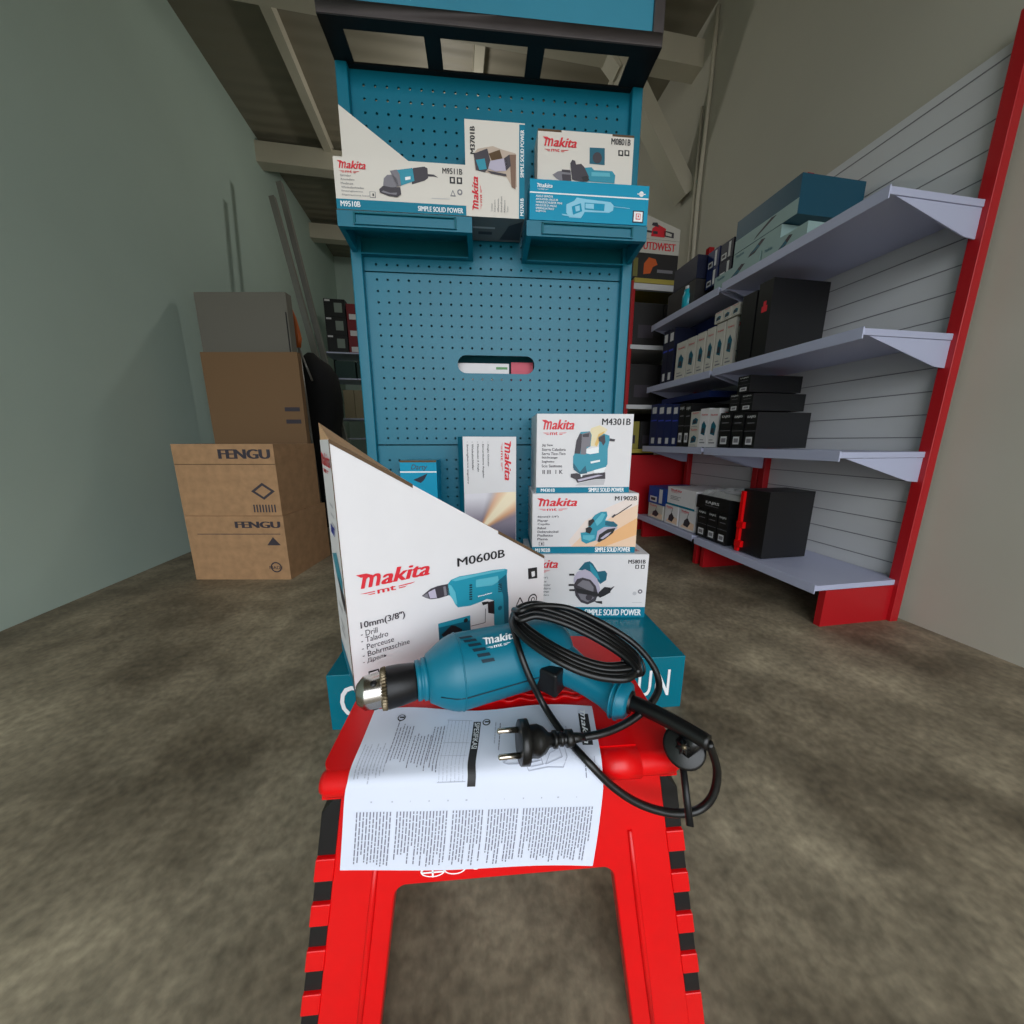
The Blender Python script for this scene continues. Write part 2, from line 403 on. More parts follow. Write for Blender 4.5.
PP = .0262
def pegboard(z0, z1, zfirst, rows, slot=None):
    b = MB(); x0, x1 = SL+.0265, SR-.0265
    ncol = 24; cx0 = (x0+x1)/2-(ncol-1)*PP/2
    gx0, gx1 = cx0-PP/2, cx0+(ncol-.5)*PP; gz0, gz1 = zfirst-PP/2, zfirst+(rows-.5)*PP
    y = Q0
    def q(a, c, d, e): b.poly([(a,y,d),(c,y,d),(c,y,e),(a,y,e)], TEALP)
    q(x0, gx0, z0, z1); q(gx1, x1, z0, z1); q(gx0, gx1, z0, gz0); q(gx0, gx1, gz1, z1)
    R = .0030; hw = PP/2
    for i in range(ncol):
        for j in range(rows):
            cx = cx0+i*PP; cz = zfirst+j*PP
            if slot and slot[0] <= i < slot[1] and slot[2] <= j < slot[3]: continue
            C = [(cx-hw, cz-hw), (cx+hw, cz-hw), (cx+hw, cz+hw), (cx-hw, cz+hw)]
            O = [(cx+R*cos(radians(-112.5+45*k)), cz+R*sin(radians(-112.5+45*k))) for k in range(8)]
            vs = [(p[0], y, p[1]) for p in C+O]+[(p[0], y+.004, p[1]) for p in O]
            fs = []
            for k in range(4):
                k2 = (k+1) % 4; a, c = 4+2*k, 4+2*k+1; nx = 4+(2*k+2) % 8
                fs.append((k, k2, c, a)); fs.append((k2, nx, c))
            b.add(vs, fs, TEALP); b.add(vs, [(4+k, 4+(k+1) % 8, 12+(k+1) % 8, 12+k) for k in range(8)], TEALD)
    if slot:
        a0, a1 = cx0+(slot[0]-.5)*PP, cx0+(slot[1]-.5)*PP; c0, c1 = zfirst+(slot[2]-.5)*PP, zfirst+(slot[3]-.5)*PP
        sx0, sx1, sz0, sz1 = slot[4]
        b.prism([(a0,c0),(a1,c0),(a1,c1),(a0,c1)], lambda p, k: (p[0], y+.004*k, p[1]), TEALP, TEALD, holes=[rrect(sx0, sz0, sx1, sz1, (sz1-sz0)/2-.0001, 6)[::-1]])
    b.box(x0, x1, y+.0045, y+.0055, z0, z0+.012, TEALD); b.box(x0, x1, y+.0045, y+.0055, z1-.012, z1, TEALD)
    return b
p0 = st(458, 373, Q0); p1 = st(534.5, 356.5, Q0)
cx0 = (SL+SR)/2-23*PP/2
zf = .592+.016
i0 = int((p0[0]-cx0)/PP+.5); i1 = int(math.ceil((p1[0]-cx0)/PP+.5)); j0 = int((p0[2]-zf)/PP+.5); j1 = int(math.ceil((p1[2]-zf)/PP+.5))
pegboard(.5915, 1.017, zf, 16, (i0, i1, j0, j1, (p0[0], p1[0], p0[2], p1[2]))).build('pegboard_panel', stand)
pegboard(1.020, 1.432, 1.035, 15).build('pegboard_panel', stand)
pegboard(.131, .588, .155, 16).build('pegboard_panel', stand)
b = MB(); b.box(SL+.03, SR-.03, 1.075, 1.085, .131, 1.43, TEALD); b.build('back_panel', stand)

# two trays: a front lip with a label holder, a deck and two cheeks
def tray(s0, s1):
    q0, q1, z0, z1 = .898, .999, 1.063, 1.094
    b = MB()
    b.box(s0, s1, q0, q0+.003, z0, z1, TEALP); b.box(s0, s1, q0+.003, q1, z1-.003, z1, TEALP)
    for a in (s0, s1-.012):
        b.prism([(q0+.003, z0), (q0+.003, z1-.003), (q1, z1-.003), (q1, z0-.012)], lambda p, k, a=a: (a+.012*k, p[0], p[1]), TEALP)
    b.box(s0+.012, s1-.012, q0+.003, q0+.012, z0, z0+.002, TEALP)
    b.box(s0+.012, s1-.012, q1-.014, q1, z0-.012, z0-.009, TEALP); b.box(s0+.012, s1-.012, q1-.0035, q1-.0005, z0-.010, z1-.003, TEALD)  # back plate added so less light reaches the tray's underside
    t = b.build('shelf_tray', stand)
    h = MB(); a0 = s0+.035; a1 = s1-.035
    for k in (a0, a1-.004): h.box(k, k+.004, q0-.004, q0+.001, z0+.005, z1-.004, TEALD)
    h.box(a0, a1, q0-.004, q0+.001, z1-.0065, z1-.004, TEALD); h.box(a0, a1, q0-.004, q0+.001, z0+.004, z0+.0065, TEALP)
    h.build('label_holder', t)
tray(-.305, -.012); tray(.112, .398)

# header
hd = MB(); hq = .897; hz0, hz1 = 1.432, 1.456
hd.box(SL, SR, hq, hq+.022, hz0, hz1, HEADM)
hd.box(SL, SL+.022, hq, hq+.022, hz1, 1.80, HEADM); hd.box(SR-.022, SR, hq, hq+.022, hz1, 1.80, HEADM); hd.box(SL, SR, hq, hq+.022, 1.80, 1.825, HEADM)
hdr = hd.build('header_frame', stand, bevel=.001)
b = MB(); b.box(SL+.022, SR-.022, hq+.006, hq+.012, hz1, 1.80, SIGNT); b.build('sign_panel', hdr)
b = MB(); zt = hz0-.002
b.box(SL, SR, hq+.001, hq+.024, zt, zt+.004, BLACKM); b.box(SL, SR, .988, .9995, zt, zt+.004, BLACKM)
for a, c in ((SL, SL+.042), (-.105, -.071), (.115, .152), (SR-.062, SR)):
    b.box(a, c, hq+.02, .989, zt+.001, zt+.005, BLACKM)
for a in (SL, SR-.004): b.box(a, a+.004, hq+.02, 1.0, zt+.005, 1.55, BLACKM)
b.build('header_lattice', hdr)
# leaflets clipped inside, seen through the handle slot
zt0 = p0[2]-.06
b = MB(); b.box(0, .145, 0, .006, 0, .092, WHITEC); f = front(b, .145, .092)
f.rect(.75, .83, .97, .9, mat('green_ink', (90,150,90)))
o = place(b.build('leaflet'), sw(p0[0]-.004, 1.03, zt0), PH); tag(o, 'white leaflet behind the oval slot of the teal pegboard', 'leaflet')
b = MB(); b.box(0, .062, 0, .006, 0, .096, mat('pink_card', (206,90,108), .6))
o = place(b.build('leaflet'), sw(p0[0]+.147, 1.03, zt0), PH); tag(o, 'pink leaflet behind the right end of the oval slot', 'leaflet')
b = MB(); b.box(-.01, .24, -.012, .05, -.012, 0, TEALD); o = b.build('inner_ledge', stand); o.location = (p0[0]-.004, 1.03, zt0)

# ================================================================== CARTONS ON THE STAND
EN = 'SIMPLE SOLID POWER'
def finish(b, name, label, cat, loc, rz=0, group=None):
    return tag(place(b.build(name), loc, rz), label, cat, group)

# --- angle grinder carton on the left tray
BL = st(337, 207.5, .898); TL = st(334.5, 156, .898); BR = st(466.5, 216, .898)
w = BR[0]-BL[0]; h = TL[2]-1.0955
b = MB(); carton(b, w, .052, h, CREAMC, CREAMC, CREAMC, CREAMC)
f = front(b, w, h).quad((32,45),(1000,140),(1000,490),(60,410))
f.rect(0, 0, 1, .2, TEALC); f.text('M9510B', .03, .05, .18, .16, WHTI, .03); f.text(EN, .62, .04, .975, .14, WHTI, .03)
f.logo(.03, .70, .24, .93, REDI)
for i, t in enumerate(('Grinder', 'Amoladora', 'Meuleuse', 'Winkelschleifer', 'Smerigliatrice', 'Slijpmachine kecil')): f.text(t, .045, .63-.075*i, .045+.0115*len(t), .67-.075*i, GREYI)
f.pl([(620,150),(700,142),(724,155),(728,222),(700,240),(610,262),(600,180)], DARKG, 1)
f.pl([(725,195),(770,200),(800,222),(770,214),(728,212)], DARKG, 1)
f.pl([(500,160),(615,150),(628,240),(530,268),(500,240)], TOOLT, 2)
f.pl([(560,212),(600,208),(600,228),(562,234)], WHTI, 3)
f.pl([(450,165),(500,158),(520,190),(530,270),(500,275),(470,210)], MIDG, 3)
f.pl([(400,260),(405,215),(430,192),(465,192),(500,220),(512,272),(460,290),(410,285)], MIDG, 3)
f.pl([(370,290),(400,266),(460,280),(525,280),(530,330),(500,348),(440,338),(375,312)], DARKG, 4)
f.pl([(400,300),(450,318),(500,318),(495,334),(440,326),(385,310)], MIDG, 5)
f.text('M9511B', .82, .80, .975, .91, BLKI, .02)
for x in (.875, .93): f.rect(x, .62, x+.042, .75, BLKI, 1); f.rect(x+.012, .65, x+.03, .72, CREAMC, 2)
f.pl([(.875,.37),(.92,.37),(.897,.5)], GREYI, 1, raw=True); f.pl([(.885,.39),(.91,.39),(.897,.46)], CREAMC, 2, raw=True)
f.circ(.952, .46, .06, GREYI, 1); f.circ(.952, .46, .03, CREAMC, 2); f.line([(750,362),(880,372)], .012, LGREYI)
f.rect(.255,.25,.30,.37, GREYI, 1); f.rect(.26,.26,.295,.36, CREAMC, 2); f.rect(.277,.28,.288,.33, BLKI, 3)
finish(b, 'power_tool_carton', 'long cream carton with angle grinder picture on left tray', 'carton', sw(BL[0], .898, 1.0955), PH)

# --- sloped white carton behind it
BL = st(338, 104, .955); Pm = st(407, 160, .955)
sl = (BL[2]-Pm[2])/(Pm[0]-BL[0]); hh = BL[2]-1.0955; ww = min((hh-.03)/sl, -.024-BL[0])
b = MB(); b.prism([(0,0),(ww,0),(ww,hh-sl*ww),(0,hh)], lambda p, k: (p[0], .04*k, p[1]), CREAMC, CREAMC)
b.add([(0,.001,hh+.0006),(ww*.42,.001,hh-sl*ww*.42+.0006),(ww*.42,.038,hh-sl*ww*.42+.0006),(0,.038,hh+.0006)], [(0,1,2,3)], KRAFTD)
finish(b, 'power_tool_carton', 'plain white sloped top carton standing behind the grinder carton on left tray', 'carton', sw(BL[0], .955, 1.0955), PH)

# --- trimmer carton bridging the two trays
BL = st(467, 218, .898); TR = st(525.3, 124.5, .898); TL = st(466.5, 118, .898)
w = TR[0]-TL[0]+.004; h = (TR[2]+TL[2])/2-1.0955
b = MB(); carton(b, w, .095, h, CREAMC, CREAMC, mat('underside_print', (112,112,114), .5), CREAMC)
f = front(b, w, h).quad((48,55),(480,98),(482,865),(48,838))
f.rect(.905, 0, 1, .985, TEALC); f.text(EN, .925, .44, .985, .93, WHTI, .03, 0, 90); f.text('M3701B', .925, .03, .985, .22, WHTI, .03, 0, 90)
f.text('M3701B', .085, .65, .165, .93, BLKI, .02, 0, 90); f.logo(.1, .06, .27, .42, REDI, 90)
f.pl([(108,330),(140,290),(250,270),(320,300),(415,330),(425,600),(395,610),(350,520),(240,490),(120,460)], mat('print_beige', (196,176,160), .5), 1)
f.pl([(110,330),(210,290),(240,420),(190,480),(125,460)], DARKG, 2); f.pl([(125,380),(190,370),(205,455),(150,462)], TOOLT, 3)
f.pl([(230,390),(330,370),(350,400),(345,470),(270,475),(215,450)], LILAC, 3); f.pl([(330,370),(370,340),(380,430),(345,470)], DARKG, 3); f.pl([(220,330),(300,300),(320,370),(240,385)], KRAFTD, 2)
f.pl([(370,340),(418,340),(415,620),(385,600)], mat('print_brown', (128,98,80), .5), 2); f.pl([(205,465),(345,495),(350,515),(240,492)], DARKG, 3)
for i, t in enumerate(('Trimmer', 'Rebajadora', 'Affleureuse', 'Einhandfraese', 'Rifilatore', 'Tupia')): f.text(t, .42+.055*i, .06, .45+.055*i, .06+.013*len(t), GREYI, 0, 0, 90)
u = Face(b, (0,.095,0), (1,0,0), (0,-1,0), w, .095); u.pl([(.6,.1),(.98,.1),(.98,.9),(.75,.7)], DARKG, 1, raw=True); u.rect(.1,.55,.5,.62, LGREYI); u.rect(.2,.3,.45,.42, DARKG)
finish(b, 'power_tool_carton', 'tall narrow cream carton with trimmer photo bridging both trays', 'carton', sw(BL[0]-.001, .898, 1.0955), PH)

# --- teal carton with white line drawing on right tray
BL = st(529.5, 222, .898); BR = st(646.8, 226, .898); TL = st(531, 178.5, .898)
w = BR[0]-BL[0]; h = TL[2]-1.0955
b = MB(); carton(b, w, .046, h, CYANC, CYANC, CYANC, CYANC)
f = front(b, w, h).quad((90,455),(998,512),(990,855),(75,800))
f.rect(0, .655, 1, .69, WHTI); f.logo(.055, .74, .185, .90, WHTI)
for i, t in enumerate(('ANGLE GRINDER', 'AMOLADORA ANGULAR', 'WINKELSCHLEIFER MINI', 'MEULEUSE D ANGLE', 'SMERIGLIATRICE', 'SLIJPTOL')): f.text(t, .05, .56-.075*i, .05+.0108*len(t), .61-.075*i, WHTI, .02)
LC = mat('pale_blue_ink', (140,206,232), .5)
f.pl([(490,622),(700,650),(724,680),(720,722),(690,742),(500,735),(470,790),(380,782),(358,740),(360,670),(420,640),(440,612)], LC, 1)
f.pl([(500,655),(655,668),(650,728),(500,715)], CYANC, 2); f.pl([(505,665),(570,668),(570,712),(505,705)], LC, 3)
f.pl([(400,690),(470,660),(480,730),(410,760)], CYANC, 2); f.pl([(425,690),(460,680),(462,725),(430,735)], LC, 3)
f.pl([(320,752),(400,764),(470,780),(470,790),(330,765)], LC, 2); f.line([(724,690),(850,705)], .015, LC); f.circ(.935, .79, .07, WHTI, 1); f.rect(.9,.775,.97,.80, WHTI)
f.rect(.87,.06,.965,.37, NAVYD, 1); f.rect(.88,.09,.955,.34, WHTI, 2); f.rect(.897,.14,.938,.29, REDI, 3); f.rect(.903,.16,.932,.27, WHTI, 4); f.rect(.912,.19,.924,.24, REDI, 5)
finish(b, 'power_tool_carton', 'bright teal carton with white line drawing of grinder on right tray', 'carton', sw(BL[0], .898, 1.0955), PH)

# --- hammer drill carton behind the teal one
TL = st(538, 128.5, .946); TR = st(634.2, 136.5, .946)
w = TR[0]-TL[0]; h = TL[2]-1.0955
b = MB(); carton(b, w, .052, h, CREAMC, KRAFT, CREAMC, CREAMC)
hb = (TL[2]-st(560, 182, .946)[2])/h
f = Face(b, (0,0,h*(1-hb)), (1,0,0), (0,0,1), w, h*hb).quad((142,68),(885,130),(868,500),(138,455))
f.logo(.05, .58, .4, .86, REDI); f.text('M0801B', .76, .80, .965, .92, BLKI, .02)
f.pl([(545,212),(662,218),(662,342),(545,332)], TOOLD, 1); f.circ(.62, .52, .11, DARKG, 2)
for x in (765, 812): f.pl([(x,232),(x+38,236),(x+38,278),(x,274)], BLKI, 1); f.pl([(x+10,242),(x+28,244),(x+28,268),(x+10,266)], CREAMC, 2)
f.pl([(258,412),(300,388),(330,385),(400,385),(405,465),(330,462),(285,440)], MIDG, 2); f.pl([(330,375),(395,380),(395,400),(330,392)], DARKG, 3); f.pl([(330,410),(400,415),(405,465),(335,455)], DARKG, 3)
f.pl([(500,362),(560,358),(580,380),(720,388),(745,420),(738,478),(520,462)], TOOLT, 2); f.pl([(560,395),(700,402),(705,430),(560,425)], TOOLL, 3)
f.pl([(395,330),(410,305),(432,312),(440,340),(480,335),(505,360),(540,430),(530,465),(490,468),(410,450)], DARKG, 4); f.pl([(480,432),(525,425),(545,455),(500,468)], BLKI, 5)
b.box(0, w*.24, -.0006, 0, h-.004, h, KRAFTD); b.box(w*.77, w, -.0006, 0, h-.004, h, KRAFTD)
finish(b, 'power_tool_carton', 'cream carton with hammer drill picture behind the teal carton', 'carton', sw(TL[0], .946, 1.0955), PH)

# --- stack of three at the lower right: circular saw, planer, jigsaw
R58 = hz(644, 617, .132); w = .325; h = .179; y58 = 0.0
b = MB(); carton(b, w, .23, h, WHITEC, WHITEC, WHITEC, WHITEC)
lx = R58.x-w
f = front(b, w, h)
f.rect(0, 0, 1, .17, TEALC); f.text(EN, .50, .035, .97, .135, WHTI, .04); f.text('M5801B', .03, .04, .15, .12, WHTI, .03)
f.logo(.0, .72, .268, .92, REDI)
for i, t in enumerate(('185mm(7-1/4")', 'Circular Saw', 'Sierra Circular', 'Scie Circulaire', 'Handkreissaege', 'Sega Circolare', 'Serra')): f.text(t, .04, .62-.055*i, .04+.0115*len(t), .655-.055*i, GREYI, .01)
TT = lambda x, y: (x, y)
q = f.quad((-150,110),(962,75),(940,598),(-150,650))
f.pl([(340,225),(395,160),(440,148),(470,168),(515,232),(580,222),(600,245),(592,300),(540,335),(470,260),(400,225)], TOOLD, 1)
f.pl([(440,165),(470,190),(510,240),(540,300),(500,290),(450,225)], TOOLT, 2)
f.pl([(300,290),(330,240),(400,215),(450,235),(510,290),(540,370),(530,420),(490,400),(420,350),(300,330)], LILAC, 3)
f.pl([(300,350),(330,300),(380,285),(450,300),(500,350),(522,420),(500,480),(430,510),(370,495),(320,440)], DARKG, 4)
f.pl([(330,350),(380,305),(440,315),(480,360),(480,400),(420,385)], MIDG, 5); f.pl([(340,420),(450,430),(490,450),(430,490),(370,470)], MIDG, 5)
f.pl([(320,375),(520,405),(520,440),(330,410)], BLKI, 6); f.circ(.53, .33, .05, DARKG, 6)
for x, y in ((258,258), (255,345), (262,388)): f.pl([(x,y),(x+45,y-2),(x+50,y+14),(x,y+16)], BLKI, 3)
f.pl([(530,400),(580,355),(630,360),(632,400),(580,430),(540,448),(515,430)], BLKI, 5); f.pl([(620,370),(668,345),(630,392)], DARKG, 5); f.pl([(490,480),(560,475),(562,500),(510,492)], BLKI, 5)
f.q = None
f.text('M5801B', .835, .86, .975, .92, BLKI, .02)
for x in (.895, .94): f.rect(x, .78, x+.03, .84, BLKI, 1); f.rect(x+.008, .79, x+.022, .83, WHITEC, 2)
f.circ(.95, .42, .035, MIDG, 1); f.circ(.95, .42, .015, WHITEC, 2); f.circ(.905, .39, .03, LGREYI, 1); f.rect(.89, .24, .97, .248, LGREYI)
t = topf(b, w, .23, h); t.text('SIERRA CIRCULAR SERRA', .5, .1, .95, .2, mat('pink_ink', (206,120,124)), .02)
finish(b, 'power_tool_carton', 'wide white carton with circular saw picture, bottom of the stack', 'carton', (lx, R58.y, .1312), y58)

zb = .1312+.179+.0003; L = hz(532, 556, zb); R = hz(638, 549, zb)
L.y = max(L.y, R58.y+.006); L.x = (532-512)/F*(L.y*cos(PITCH)+(EYE-zb)*sin(PITCH)); yw = radians(1.5); w = .272; h = .159
b = MB(); carton(b, w, .19, h, WHITEC, WHITEC, WHITEC, WHITEC)
f = front(b, w, h); f.rect(0, 0, 1, .115, TEALC); f.text(EN, .61, .02, .955, .10, WHTI, .04); f.text('M1902B', .03, .025, .175, .09, WHTI, .03)
f.quad((65,100),(975,58),(955,550),(65,590))
PB = mat('print_sand', (240,206,178), .5); PB2 = mat('print_sand_deep', (240,184,128), .5); PB3 = mat('print_blush', (238,222,214), .5)
f.pl([(700,190),(975,62),(962,500),(400,520),(380,470),(520,300)], PB3, 1)
f.pl([(760,250),(970,150),(962,500),(560,512),(400,520),(480,440)], PB, 2)
f.pl([(700,420),(968,258),(964,400),(700,505),(600,508)], PB2, 3)
f.logo(.04, .72, .42, .93, REDI)
for i, t in enumerate(('82mm(3-1/4")', 'Planer', 'Cepillo', 'Rabot', 'Elektrohobel', 'Pialletto', 'Plaina')): f.text(t, .05, .60-.062*i, .05+.0165*len(t), .64-.062*i, DARKG, .01)
f.rect(.065,.135,.115,.2, DARKG); f.rect(.07,.14,.11,.195, WHITEC, 2); f.rect(.085,.15,.1,.185, DARKG, 3)
f.pl([(480,400),(520,395),(545,350),(560,300),(600,250),(650,222),(700,218),(708,250),(690,290),(760,300),(800,330),(720,400),(640,400),(610,460),(530,490),(490,470)], TOOLT, 4)
f.pl([(600,300),(660,232),(690,240),(660,300),(620,340)], TOOLL, 5); f.pl([(500,420),(600,415),(600,440),(560,465),(500,450)], TOOLL, 5)
f.pl([(545,298),(585,280),(598,300),(560,345),(545,340)], BLKI, 6); f.pl([(522,362),(560,345),(580,365),(560,405),(525,395)], BLKI, 6)
f.pl([(690,300),(760,296),(800,325),(770,345),(690,330)], TOOLD, 5)
f.pl([(612,460),(625,380),(680,345),(770,340),(800,345),(740,400),(650,470)], LILAC, 6)
f.pl([(625,465),(640,410),(710,362),(780,348),(760,390),(690,445),(640,472)], BLKI, 7); f.pl([(650,440),(700,400),(745,380),(715,415),(670,445)], LILAC, 8)
f.line([(745,262),(800,232),(915,152)], .014, BLKI, 5); f.line([(750,262),(775,240)], .03, DARKG, 6)
f.text('M1902B', .775, .885, .985, .955, BLKI, .02)
lf = leftf(b, .19, h); lf.rect(0,0,1,.115, TEALC); lf.text('FT', .3, .3, .7, .7, LGREYI)
o19 = finish(b, 'power_tool_carton', 'white carton with planer on wood picture, middle of the stack', 'carton', (L.x, L.y, zb), yw)

zb2 = zb+.159+.0003; q43 = L.y+.008
Lx = (536-512)/F*(q43*cos(PITCH)+(EYE-zb2)*sin(PITCH)); w = .241; h = .196
b = MB(); carton(b, w, .16, h, WHITEC, WHITEC, WHITEC, WHITEC)
f = front(b, w, h); f.rect(0, 0, 1, .075, TEALC); f.text(EN, .56, .012, .945, .065, WHTI, .04); f.text('M4301B', .05, .015, .2, .06, WHTI, .03)
f.quad((48,68),(958,38),(942,752),(62,790))
f.pl([(560,180),(640,150),(715,185),(690,230),(620,345),(560,340),(552,215)], mat('print_straw', (236,220,180), .5), 1)
f.pl([(600,325),(632,230),(690,200),(640,300),(620,345)], mat('print_straw2', (232,190,110), .5), 2)
f.pl([(412,420),(430,300),(462,218),(550,208),(568,240),(560,345),(525,365),(520,410),(640,345),(640,290),(630,260),(680,225),(735,240),(740,275),(725,360),(728,500),(715,525),(560,575),(470,590),(405,545),(400,440)], TOOLT, 2)
f.pl([(412,415),(425,300),(455,230),(475,235),(478,300),(465,415)], DARKG, 3); f.pl([(475,235),(550,212),(562,240),(555,345),(525,350),(520,420),(470,420)], MIDG, 3); f.pl([(480,240),(545,225),(540,260),(485,262)], DARKG, 4)
f.pl([(632,265),(690,232),(700,300),(680,335),(660,300),(635,295)], DARKG, 3); f.pl([(740,265),(790,272),(785,292),(738,290)], DARKG, 3)
f.pl([(520,375),(640,345),(640,400),(560,415),(525,410)], WHTI, 3); f.pl([(565,482),(655,462),(655,480),(570,500)], WHTI, 4)
f.pl([(405,500),(470,580),(520,520),(540,590),(470,600),(410,560)], TOOLD, 4); f.pl([(600,560),(715,525),(690,580),(610,590)], WHTI, 4)
f.pl([(385,600),(440,592),(500,610),(640,580),(710,575),(712,635),(620,640),(450,680),(430,650),(385,632)], DARKG, 4); f.pl([(450,650),(640,600),(690,602),(460,668)], LILAC, 5)
f.pl([(460,685),(620,645),(712,640),(700,690),(560,700),(430,705)], LGREYI, 4); f.pl([(475,600),(495,600),(492,625),(480,625)], WHTI, 6)
f.logo(.05, .74, .385, .93, REDI); f.text('M4301B', .67, .865, .97, .945, BLKI, .02)
for i, t in enumerate(('Jig Saw', 'Sierra Caladora', 'Serra Tico-Tico', 'Stichsaege', 'Seghetto', 'Scie Sauteuse')): f.text(t, .055, .595-.052*i, .055+.0165*len(t), .63-.052*i, DARKG, .01)
f.text('II III  1 K', .065, .25, .28, .30, DARKG, .01)
o43 = finish(b, 'power_tool_carton', 'white carton with jigsaw picture, topmost of its stack', 'carton', (Lx, q43, zb2), radians(2.5))

# --- upright spark-photo carton and the little blue one
def sparkmat():
    m = bpy.data.materials.new('spark_print'); m.use_nodes = True; nt = m.node_tree; bs = nt.nodes['Principled BSDF']; bs.inputs['Roughness'].default_value = .45
    tc = nt.nodes.new('ShaderNodeTexCoord'); sp = nt.nodes.new('ShaderNodeSeparateXYZ'); nt.links.new(tc.outputs['Object'], sp.inputs[0])
    def mth(op, a, bv):
        n = nt.nodes.new('ShaderNodeMath'); n.operation = op
        for i, v in enumerate((a, bv)):
            if isinstance(v, (int, float)): n.inputs[i].default_value = v
            else: nt.links.new(v, n.inputs[i])
        return n.outputs[0]
    X = sp.outputs['X']; Z = sp.outputs['Z']
    # signed distance from the spark's axis: runs from (.035,.27) up-right to (.13,.36)
    dx = mth('SUBTRACT', X, .04); dz = mth('SUBTRACT', Z, .238)
    perp = mth('ABSOLUTE', mth('SUBTRACT', mth('MULTIPLY', dx, .707), mth('MULTIPLY', dz, .707)), 0)
    along = mth('ADD', mth('MULTIPLY', dx, .707), mth('MULTIPLY', dz, .707))
    wd = mth('ADD', mth('MULTIPLY', mth('MAXIMUM', along, 0), .5), .004)
    v = mth('DIVIDE', perp, wd)
    r = nt.nodes.new('ShaderNodeValToRGB'); e = r.color_ramp.elements
    e[0].position = .2; e[0].color = (*lin((255,238,206)), 1); e[1].position = .95; e[1].color = (*lin((120,104,116)), 1)
    k = e.new(.6); k.color = (*lin((240,168,92)), 1)
    nt.links.new(v, r.inputs['Fac'])
    r2 = nt.nodes.new('ShaderNodeValToRGB'); g = r2.color_ramp.elements
    g[0].position = .0; g[0].color = (*lin((52,54,78)), 1); g[1].position = 1; g[1].color = (*lin((232,228,236)), 1); kk = g.new(.55); kk.color = (*lin((150,140,156)), 1)
    nt.links.new(mth('DIVIDE', mth('SUBTRACT', Z, .20), .125), r2.inputs['Fac'])
    mx = nt.nodes.new('ShaderNodeMixRGB'); cl = nt.nodes.new('ShaderNodeClamp'); nt.links.new(mth('SUBTRACT', 1.25, v), cl.inputs['Value'])
    nt.links.new(cl.outputs[0], mx.inputs['Fac']); nt.links.new(r2.outputs['Color'], mx.inputs[1]); nt.links.new(r.outputs['Color'], mx.inputs[2])
    nt.links.new(mx.outputs['Color'], bs.inputs['Base Color']); return m
P = hy(465.5, 540, .875); P.z = .1312; w = .140; h = .480
b = MB(); carton(b, w, .075, h, WHITEC, WHITEC, WHITEC, TEALC)
f = front(b, w, h); f.rect(.0, .0, 1, .78, sparkmat(), 1) if False else f.rect(.01, .0, .995, .7, sparkmat(), 1)

f.quad((125,65),(582,75),(565,985),(130,960)); f.logo(.70, .765, .9, .98, REDI, -90)
for i, t in enumerate(('- Angle Grinder', '- Esmeriladora Angular', '- Meuleuse d Angle', '- Winkelschleifer', '- Smerigliatrice angolare')): f.text(t, .44-.095*i, .975-.0088*len(t), .475-.095*i, .975, DARKG, .01, 0, -90, l=3)
finish(b, 'power_tool_carton', 'tall upright carton with orange spark photo against the pegboard', 'carton', (P.x, P.y, .1312), radians(18))
P = hy(400, 470, .90); w = .094; h = .420
b = MB(); carton(b, w, .07, h, CYANC, mat('carton_top_teal', (60,140,160), .3), CYANC, CYANC)
f = front(b, w, h); f.rect(0, .925, 1, .933, WHTI); f.text('Darty', .3, .935, .75, .975, DARKG, .0, .3); f.pl([(.35,.88),(.75,.92),(.65,.88),(.55,.86)], NAVYD, 2, raw=True); f.rect(0, .988, 1, 1, KRAFTD)
finish(b, 'power_tool_carton', 'small cyan carton with handwriting behind the sloped drill carton', 'carton', (P.x, P.y, .1312), radians(3))

# ================================================================== FOLDING STEP STOOL
SO = Vector((-.0055, .260, 0)); SY = radians(4.1)
def sl2w(x, y, z): return Vector((SO.x+x*cos(SY)-y*sin(SY), SO.y+x*sin(SY)+y*cos(SY), z))
def w2sl(p): dx, dy = p.x-SO.x, p.y-SO.y; return Vector((dx*cos(SY)+dy*sin(SY), -dx*sin(SY)+dy*cos(SY), p.z))
stool = thing('step_stool', 'red plastic folding step stool with black hinged edges under the drill', 'step stool', SO, SY)
TOPZ = .32
b = MB(); ol = rrect(-.161, -.001, .160, .192, [.012, .05, .05, .012], 8)
b.prism(ol, lambda p, k: (p[0], p[1], TOPZ-.013*k), REDP)
b.prism(rrect(-.151, .004, .150, .182, [.01, .045, .045, .01], 8), lambda p, k: (p[0], p[1], TOPZ-.012-.012*k), REDP)
top = b.build('stool_top', stool, bevel=.0035)
b = MB()
b.loft([((-.161, -.001, TOPZ-.0115), (0,.003,0), (0,0,.003)), ((-.160, -.001, TOPZ-.0115), (0,.008,0), (0,0,.008)), ((-.154, -.001, TOPZ-.0115), (0,.0115,0), (0,0,.0115)),
        ((.153, -.001, TOPZ-.0115), (0,.0115,0), (0,0,.0115)), ((.159, -.001, TOPZ-.0115), (0,.008,0), (0,0,.008)), ((.160, -.001, TOPZ-.0115), (0,.003,0), (0,0,.003))][::-1], REDP, 20)
for a in (-.13, .086):
    b.loft([((a, -.001, TOPZ-.0115), (0,.013,0), (0,0,.013)), ((a+.036, -.001, TOPZ-.0115), (0,.013,0), (0,0,.013))][::-1], REDP, 20)
    b.box(a, a+.036, .004, .022, TOPZ-.002, TOPZ+.0022, REDP)
b.build('front_roll', top)
b = MB(); wv = [(-.06+.2*k/60, .070+.0022*sin(k*.85), TOPZ+.0008) for k in range(61)]; b.tube(wv, .0018, REDP, 8)
